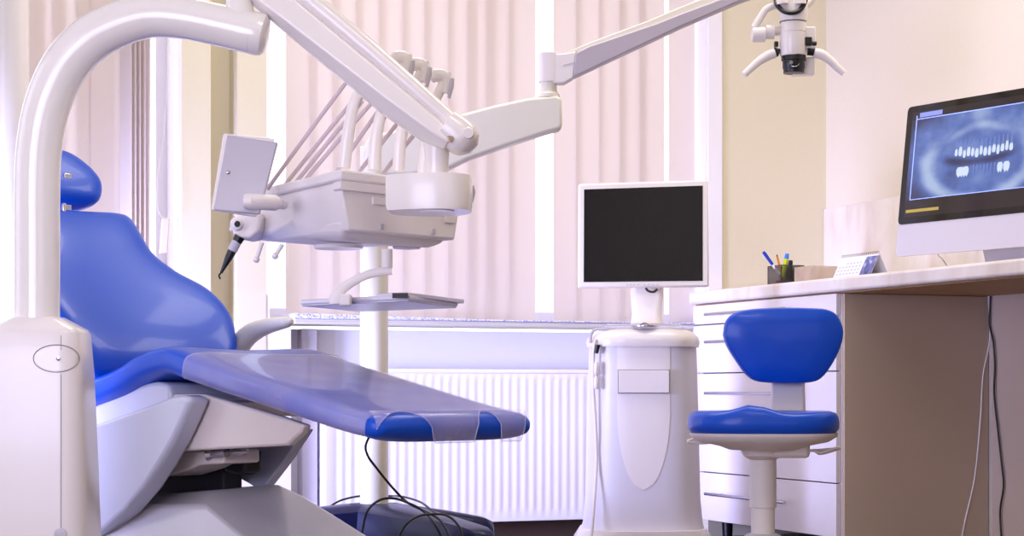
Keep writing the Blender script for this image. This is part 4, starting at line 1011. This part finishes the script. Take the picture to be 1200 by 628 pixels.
# small display seen from behind
T0, T1, T2, T3 = (262, 156), (325, 166), (303, 254), (248, 244)
YT = 4.52
b = B(); prism(b, [P(266, 158, YT), P(325.5, 166.5, YT-0.015), P(304, 251, YT-0.03), P(250, 246, YT-0.015)], V((0.0, 0.014, 0))); ds = obj('display', b, M_GREYP, dl, bevel=0.004, segs=3)
b = B(); prism(b, [P(262, 156, YT+0.012), P(322, 162, YT), P(301, 254, YT-0.015), P(247.5, 246, YT)], V((-0.004, 0.020, 0))); obj('display_frame', b, M_WHITE, ds, bevel=0.005, segs=3)
for px, py in ((267, 202), (312, 209)):
    b = B(); lathe(b, P(px, py, YT-0.012), [(0.0045, 0), (0.0045, 0.003), (0.002, 0.004)], 14, (0, -1, 0)); obj('screw', b, M_METAL, ds)
b = B(); tube(b, [P(286, 236, YT-0.045), P(290, 236, YT-0.045), P(322, 237.5, YT+0.0), P(325, 237.5, YT+0.005)], [0.016, 0.0195, 0.0195, 0.016], 24); cyl(b, P(318, 237, YT), P(332, 240, YT+0.14), 0.012, 12); obj('display_arm', b, M_WHITE2, ds)
# nose piece with socket and black syringe
b = B(); prism(b, [P(270, 266, 4.80), P(276, 252, 4.82), P(292, 248, 4.80), P(306, 252, 4.79), P(304, 270, 4.79), P(292, 279, 4.79), P(281, 281, 4.80), P(273, 276, 4.80)], V((0.02, 0.09, 0))); ns = obj('nose_piece', b, M_WHITE2, dl, bevel=0.008, segs=3)
b = B(); lathe(b, P(279, 263, 4.775), [(0.017, 0), (0.017, 0.012), (0.012, 0.016), (0.010, 0.018)], 24, (-0.35, -1, 0.1)); sk = obj('socket', b, M_WHITE, ns)
b = B(); lathe(b, P(278.3, 262.5, 4.757), [(0.008, 0), (0.008, 0.002)], 18, (-0.35, -1, 0.1)); obj('socket_hole', b, M_BLACK, sk)
b = B(); prism(b, [P(268, 270, 4.82), P(272, 255, 4.82), P(276, 256, 4.82), P(272, 272, 4.82)], V((0, 0.04, 0))); obj('side_fin', b, M_WHITE2, ns, bevel=0.003)
YS = 4.80
sy = B(); tube(sy, [P(274, 290, YS), P(268, 302, YS), P(263, 312, YS), P(259, 320, YS)], [0.0125, 0.010, 0.006, 0.0035], 16)
so_ = obj('air_syringe', sy, M_BLACK); tag(so_, 'black air and water syringe with bent tip hanging under the delivery head', 'dental syringe')
b = B(); tube(b, [P(259, 320, YS), P(256.6, 322.5, YS), P(258.2, 327, YS)], 0.0024, 8, 3); obj('bent_tip', b, M_BLACK, so_)
b = B(); tube(b, [P(277.5, 283, YS), P(272, 294, YS)], [0.0128, 0.0125], 16); obj('grip_ring', b, M_GREYP, so_)
b = B(); tube(b, [P(281, 277, YS), P(277.5, 283.5, YS)], [0.0145, 0.0125], 16); obj('neck', b, M_BLACK, so_)
for (x0, y0, x1, y1, lb) in ((307, 284, 300.5, 304, 'left'), (331, 286, 322.5, 300, 'right')):
    b = B(); tube(b, [P(x0, y0, 4.7), P(x1, y1, 4.7)], [0.006, 0.005], 12); lathe(b, P(x1, y1, 4.7), [(0.004, -0.008), (0.008, -0.004), (0.008, 0.004), (0.003, 0.008)], 16, (P(x1, y1, 4.7)-P(x0, y0, 4.7)))
    obj('holder_peg', b, M_WHITE, dl)
# tray and its arm
YTb = 4.48
tr = thing('instrument_tray', P(445, 352, YTb), 'thin grey instrument tray on a curved arm below the delivery head', 'tray')
b = B(); tube(b, [P(453.5, 292, YTb), P(453.5, 314, YTb)], 0.0135, 20); obj('stem', b, M_WHITE2, tr)
b = B(); tube(b, [P(459, 317, YTb), P(447, 318.5, YTb), P(430, 322, YTb), P(412, 331, YTb), P(398, 341, YTb), P(393, 349, YTb), P(393, 356, YTb)], [0.010, 0.010, 0.0105, 0.011, 0.013, 0.0145, 0.0145], 14, 5, rb=0.010, ref=UP, e=3); obj('curved_arm', b, M_WHITE2, tr)
b = B(); obox(b, P(405, 352, YTb-0.01), (1, 0, 0), (0, 1, 0), UP, 0.014, 0.025, 0.014); obj('clamp', b, M_WHITE2, tr, bevel=0.004)
def trq(px, py, Y_): return P(px, py, Y_)
b = B(); zt2 = P(430, 356, YTb).z
pa = [V((P(354, 356, 4.62).x, 4.62, zt2)), V((P(478, 356, 4.36).x, 4.36, zt2)), V((P(534, 352, 4.66).x, 4.72, zt2)), V((P(420, 352, 4.95).x, 4.95, zt2))]
prism(b, pa, UP*0.006); obj('tray_plate', b, M_ALU, tr, bevel=0.002)
b = B(); zr = zt2+0.006; ct = (pa[0]+pa[1]+pa[2]+pa[3])/4
for i in range(4):
    p0, p1 = pa[i].copy(), pa[(i+1) % 4].copy(); p0.z = p1.z = zr
    tube(b, [p0+UP*0.004, p1+UP*0.004], 0.004, 8, 0, rb=0.006)
obj('tray_rim', b, M_ALU, tr)
b = B(); pr0 = pa[1]+UP*0.012; pz = [pa[1]*0.72+pa[0]*0.28, pa[1], pa[2]+V((0.02, 0, 0)), pa[2]*0.75+pa[3]*0.25]
prism(b, [V((p.x, p.y, zt2+0.012)) for p in pz], UP*0.010); dt = obj('drop_tray', b, M_ALU, tr, bevel=0.002)
b = B(); p_ = (pa[1]*0.93+pa[2]*0.07); obox(b, P(469, 346.5, 4.35)+V((0, 0.0, 0)), (1, 0, 0), (0, 1, 0), UP, 0.018, 0.006, 0.006); obj('grip_slot', b, M_BLACK, dt)

# ------------------------------------------------------------------ microscope stand
PY_ = 5.75; PS = F/PY_
pc = P(438.5, 590, PY_)
ms = thing('microscope_stand', V((pc.x, pc.y, 0)), 'ivory pole on a dark navy wheeled base carrying a jointed microscope arm', 'microscope stand')
b = B(); cyl(b, V((pc.x, pc.y, 0.15)), V((pc.x, pc.y, P(438, 172, PY_).z)), 16.5/PS, 36); obj('pole', b, M_CREAM, ms)
zt3 = P(0, 589, PY_).z
def leg(dx, dy, L_, zend, wend, w0=0.11):
    d = V((dx, dy, 0)).normalized(); s_ = V((-d.y, d.x, 0)); rings = []
    for t in (0, 0.15, 0.35, 0.6, 0.8, 0.92, 0.98, 1.0):
        c_ = V((pc.x, pc.y, 0))+d*(L_*t); w_ = w0+(wend-w0)*t; zt_2 = zt3+(zend-zt3)*t**1.5; zb_ = 0.05+0.055*t
        if t > 0.95: w_ *= 0.8 if t < 1 else 0.55; zt_2 -= 0.006 if t < 1 else 0.02
        rings.append([c_+s_*w_*x_+UP*z_ for x_, z_ in ((-1, zb_), (-1.02, (zb_+zt_2)/2), (-0.92, zt_2-0.018), (-0.68, zt_2-0.002), (0, zt_2), (0.68, zt_2-0.002), (0.92, zt_2-0.018), (1.02, (zb_+zt_2)/2), (1, zb_))])
    b = B(); loft(b, rings); lo_ = obj('base_leg', b, M_NAVY, ms, ang=40)
    b = B(); c_ = V((pc.x, pc.y, 0))+d*(L_*0.86); cyl(b, c_+UP*0.035-s_*0.03, c_+UP*0.035+s_*0.03, 0.035, 24); cyl(b, c_+UP*0.03, c_+UP*0.12, 0.012, 12); obj('castor', b, M_METAL, lo_)
leg(0.55, -0.80, 0.62, 0.175, 0.05)
leg(0.93, 0.22, 0.37, 0.165, 0.06)
leg(-0.90, -0.25, 0.45, 0.168, 0.06)
leg(-0.35, 0.85, 0.30, 0.165, 0.06)
# arms
b = B(); arm1 = [P(434, 160, PY_), P(470, 153, PY_), P(520, 141, PY_), P(580, 125, PY_), P(620, 116.5, PY_), P(652, 113.5, PY_), P(658, 117, PY_), P(658.5, 148, PY_), P(656, 153, PY_), P(640, 157, PY_), P(600, 170, PY_), P(550, 187, PY_), P(523, 200, PY_), P(480, 206, PY_), P(430, 206, PY_), P(424, 180, PY_)]
prism(b, [V((p.x, p.y-0.035, p.z)) for p in arm1], (0, 0.07, 0)); obj('lower_arm', b, M_CREAM, ms, bevel=0.010, segs=3)
b = B(); lathe(b, P(643, 113, PY_), [(13/PS, -0.004), (13/PS, 0.006), (11/PS, 0.010), (10/PS, 0.012), (9/PS, 0.05)], 32); obj('swivel', b, M_CREAM, ms)
b = B(); tube(b, [P(643, 97, PY_), P(643, 62.5, PY_)], 0.031, 28, rb=0.031, e=3.2, ref=(1, 0, 0)); kn = obj('knuckle', b, M_WHITE2, ms, bevel=0.002)
b = B(); prism(b, [P(648, 63, PY_-0.028), P(661, 62.5, PY_-0.028), P(675, 60, PY_-0.028), P(672, 91, PY_-0.028), P(661, 97, PY_-0.028), P(648, 97, PY_-0.028)], (0, 0.056, 0)); obj('knuckle_fork', b, M_WHITE2, kn, bevel=0.004)
b = B(); prism(b, [P(660, 76, PY_-0.0295), P(675, 72, PY_-0.0295), P(675, 73.3, PY_-0.0295), P(660, 77.3, PY_-0.0295)], (0, 0.002, 0)); obj('groove', b, M_GREYP, kn)
# grey upper arm
b = B(); prism(b, [P(674, 62, PY_-0.03), P(690, 54, PY_-0.03), P(770, 27, PY_-0.03), P(800, 15, PY_-0.03), P(868, -10, PY_-0.03), P(905, -24, PY_-0.03), P(910, -14, PY_-0.03), P(870, 0, PY_-0.03), P(800, 30, PY_-0.03), P(672, 90, PY_-0.03)], (0, 0.06, 0)); obj('upper_arm', b, mat('arm_grey', (186, 176, 184), 0.4), ms, bevel=0.004)
b = B(); prism(b, [P(662, 62, PY_-0.022), P(690, 50, PY_-0.022), P(760, 24, PY_-0.022), P(800, 7, PY_-0.022), P(850, -12, PY_-0.022), P(905, -30, PY_-0.022), P(905, -24, PY_-0.022), P(690, 60, PY_-0.022)], (0, 0.044, 0)); obj('arm_cover', b, M_CREAM, ms, bevel=0.003)
b = B(); tube(b, [P(895, -22, PY_), P(920, -30, PY_), P(930, -18, PY_), P(932, 0, PY_)], [0.03, 0.03, 0.028, 0.026], 20, 5); obj('head_mount', b, M_WHITE, ms)
# microscope head
YM = PY_-0.01
mh = None
def L_(px, prof, m_, nm, Y_=YM, seg=32, par=None):      # profile in pixels: (radius, row)
    b = B(); lathe(b, P(px, 0, Y_), [(r*Y_/F, -py*Y_/F) for r, py in prof], seg); return obj(nm, b, m_, par or mh, ang=40)
mh = L_(929, [(15.2, 38.3), (15.4, 64), (14.5, 66)], M_WHITE, 'microscope_head', par=ms)
L_(930, [(15, -10), (16, 4), (17, 14), (16.5, 20), (15.5, 25.5)], M_WHITE, 'tilt_head')
L_(929, [(15.5, 25.7), (15.5, 26.6)], M_BLACK, 'joint_ring')
L_(929.5, [(15, 26.5), (15, 38)], M_WHITE, 'upper_housing')
b = B(); obox(b, P(943, 46, YM+0.02), (1, 0, 0.0), (0, 1, 0), UP, 0.030, 0.03, 0.034); obj('camera_box', b, M_WHITE, mh, bevel=0.004)
L_(930, [(14.5, 65.5), (14.5, 71), (13, 72), (13, 80), (12, 81.5), (12, 86)], M_BLACK, 'objective_lens')
b = B(); tube(b, [P(930+7*math.cos(a), 73+5*math.sin(a), YM-0.036) for a in [math.radians(20+14*k) for k in range(11)]], 0.0009, 6); cyl(b, P(927, 73, YM-0.03), P(927, 73, YM-0.044), 0.006, 14); obj('focus_mark', b, M_METAL, mh)
b = B(); tube(b, [P(909, -3, YM-0.02), P(911, 6, YM-0.04), P(918, 13, YM-0.05), P(928, 15, YM-0.052), P(937, 12, YM-0.05), P(943, 3, YM-0.04), P(944, -4, YM-0.02)], 0.008, 12, 4, rb=0.006); obj('binocular_ring', b, M_BLACK, mh)
b = B(); cyl(b, P(915, -12, YM-0.04), P(917, 5, YM-0.04), 0.018, 20); cyl(b, P(938, -12, YM-0.04), P(938, 5, YM-0.04), 0.018, 20); obj('eyepiece', b, M_WHITE, mh)
b = B(); tube(b, [P(881, 40, YM), P(897, 40, YM)], 0.0245, 28); obj('side_tube', b, M_WHITE, mh, bevel=0.003)
b = B(); tube(b, [P(897, 37, YM), P(907, 37, YM)], 0.023, 28); tube(b, [P(905, 37, YM), P(916, 36, YM)], 0.013, 20); obj('side_collar', b, M_WHITE, mh)
b = B(); tube(b, [P(884, 33, YM-0.005), P(890, 22, YM-0.005), P(899, 10, YM-0.005), P(914, 6, YM-0.005), P(930, 3, YM)], [0.014, 0.014, 0.013, 0.012, 0.012], 14, 5, rb=0.012, e=3); obj('yoke', b, M_WHITE, mh)
b = B(); tube(b, [P(944, 8, YM+0.03), P(951, 0, YM+0.03), P(957, -12, YM+0.03)], [0.012, 0.011, 0.010], 14, 4); obj('arm_link', b, M_WHITE, mh)
for pts, kp in ((((908, 62), (900, 65), (889, 72), (880, 80), (872, 87.5)), (906, 60, 913, 62)), (((954, 62), (963, 64), (973, 71), (981, 79), (989, 86)), (946, 60, 956, 61))):
    b = B(); tube(b, [P(*p, YM-0.01) for p in pts], [0.0155, 0.0155, 0.013, 0.0115, 0.0105], 18, 5); obj('handle', b, M_WHITE, mh)
    b = B(); cyl(b, P(kp[0], kp[1], YM), P(kp[2], kp[3], YM), 0.0125, 18); obj('handle_joint', b, M_BLACK, mh)
b = B(); obox(b, P(947, 49, YM-0.01), (1, 0, 0), (0, 1, 0), UP, 0.010, 0.014, 0.013); cyl(b, P(952, 51, YM-0.02), P(957, 51, YM-0.02), 0.007, 12); obj('control_knob', b, M_BLACK, mh, bevel=0.002)
b = B(); obox(b, P(909.5, 52, YM), (1, 0, 0), (0, 1, 0), UP, 0.006, 0.01, 0.008); obj('control_knob', b, M_BLACK, mh, bevel=0.002)
b = B(); prism(b, [P(939, 68, YM+0.01), P(955, 66, YM+0.01), P(955, 87, YM+0.01), P(929, 87.5, YM+0.01)], (0, 0.04, 0)); obj('lamp_shield', b, M_WHITE, mh, bevel=0.003)

# ------------------------------------------------------------------ foot pedal cables on the floor base
b = B(); tube(b, [P(452, 480, 4.95), P(440, 500, 4.97), P(429, 520, 5.0), P(431, 534, 5.05), P(441, 548, 5.1), P(457, 568, 5.15), P(473, 585, 5.2), P(483, 592, 5.2), P(500, 600, 5.15), P(518, 612, 5.1), P(530, 640, 5.05), P(538, 680, 5.0)], 0.0034, 10, 6); tag(obj('cable', b, M_RUB), 'black cable dropping from under the leg rest onto the navy base', 'cable')
b = B(); tube(b, [P(421, 690, 5.0), P(422, 650, 5.0), P(425, 620, 5.0), P(431, 598, 5.02), P(445, 586, 5.05), P(462, 584, 5.05), P(480, 590, 5.05), P(496, 599, 5.05), P(510, 615, 5.0), P(520, 640, 5.0), P(524, 690, 4.95)], 0.0034, 10, 6); tag(obj('cable', b, M_RUB), 'larger black cable loop arching in front of the ivory pole over the navy base', 'cable')
b = B(); tube(b, [P(462, 690, 4.9), P(465, 640, 4.9), P(473, 618, 4.9), P(487, 606, 4.92), P(503, 602.5, 4.93), P(522, 603.5, 4.93), P(535, 613, 4.92), P(542, 630, 4.9), P(548, 690, 4.85)], 0.0034, 10, 6); tag(obj('cable', b, M_RUB), 'smaller black cable loop over the near leg of the navy base', 'cable')
b = B(); tube(b, [P(380, 600, 5.95), P(392, 590, 5.97), P(405, 584.5, 5.98), P(425, 581, 5.98), P(452, 581, 5.98), P(472, 582, 5.95), P(492, 588, 5.8), P(505, 597, 5.6), P(512, 602, 5.5)], 0.0032, 10, 6); tag(obj('cable', b, M_RUB), 'black cable passing behind the ivory pole above the navy base', 'cable')
# ceiling lamp panels
for i, (a, c_, pw) in enumerate(LAMPS):
    b = B(); rbox(b, a-0.58, a+0.58, c_-0.29, c_+0.29, CEIL-0.07, CEIL-0.001)
    o = obj('ceiling_lamp', b, M_REVEAL); tag(o, 'white rectangular lamp panel on the ceiling outside the picture', 'lamp', 'ceiling lamps')
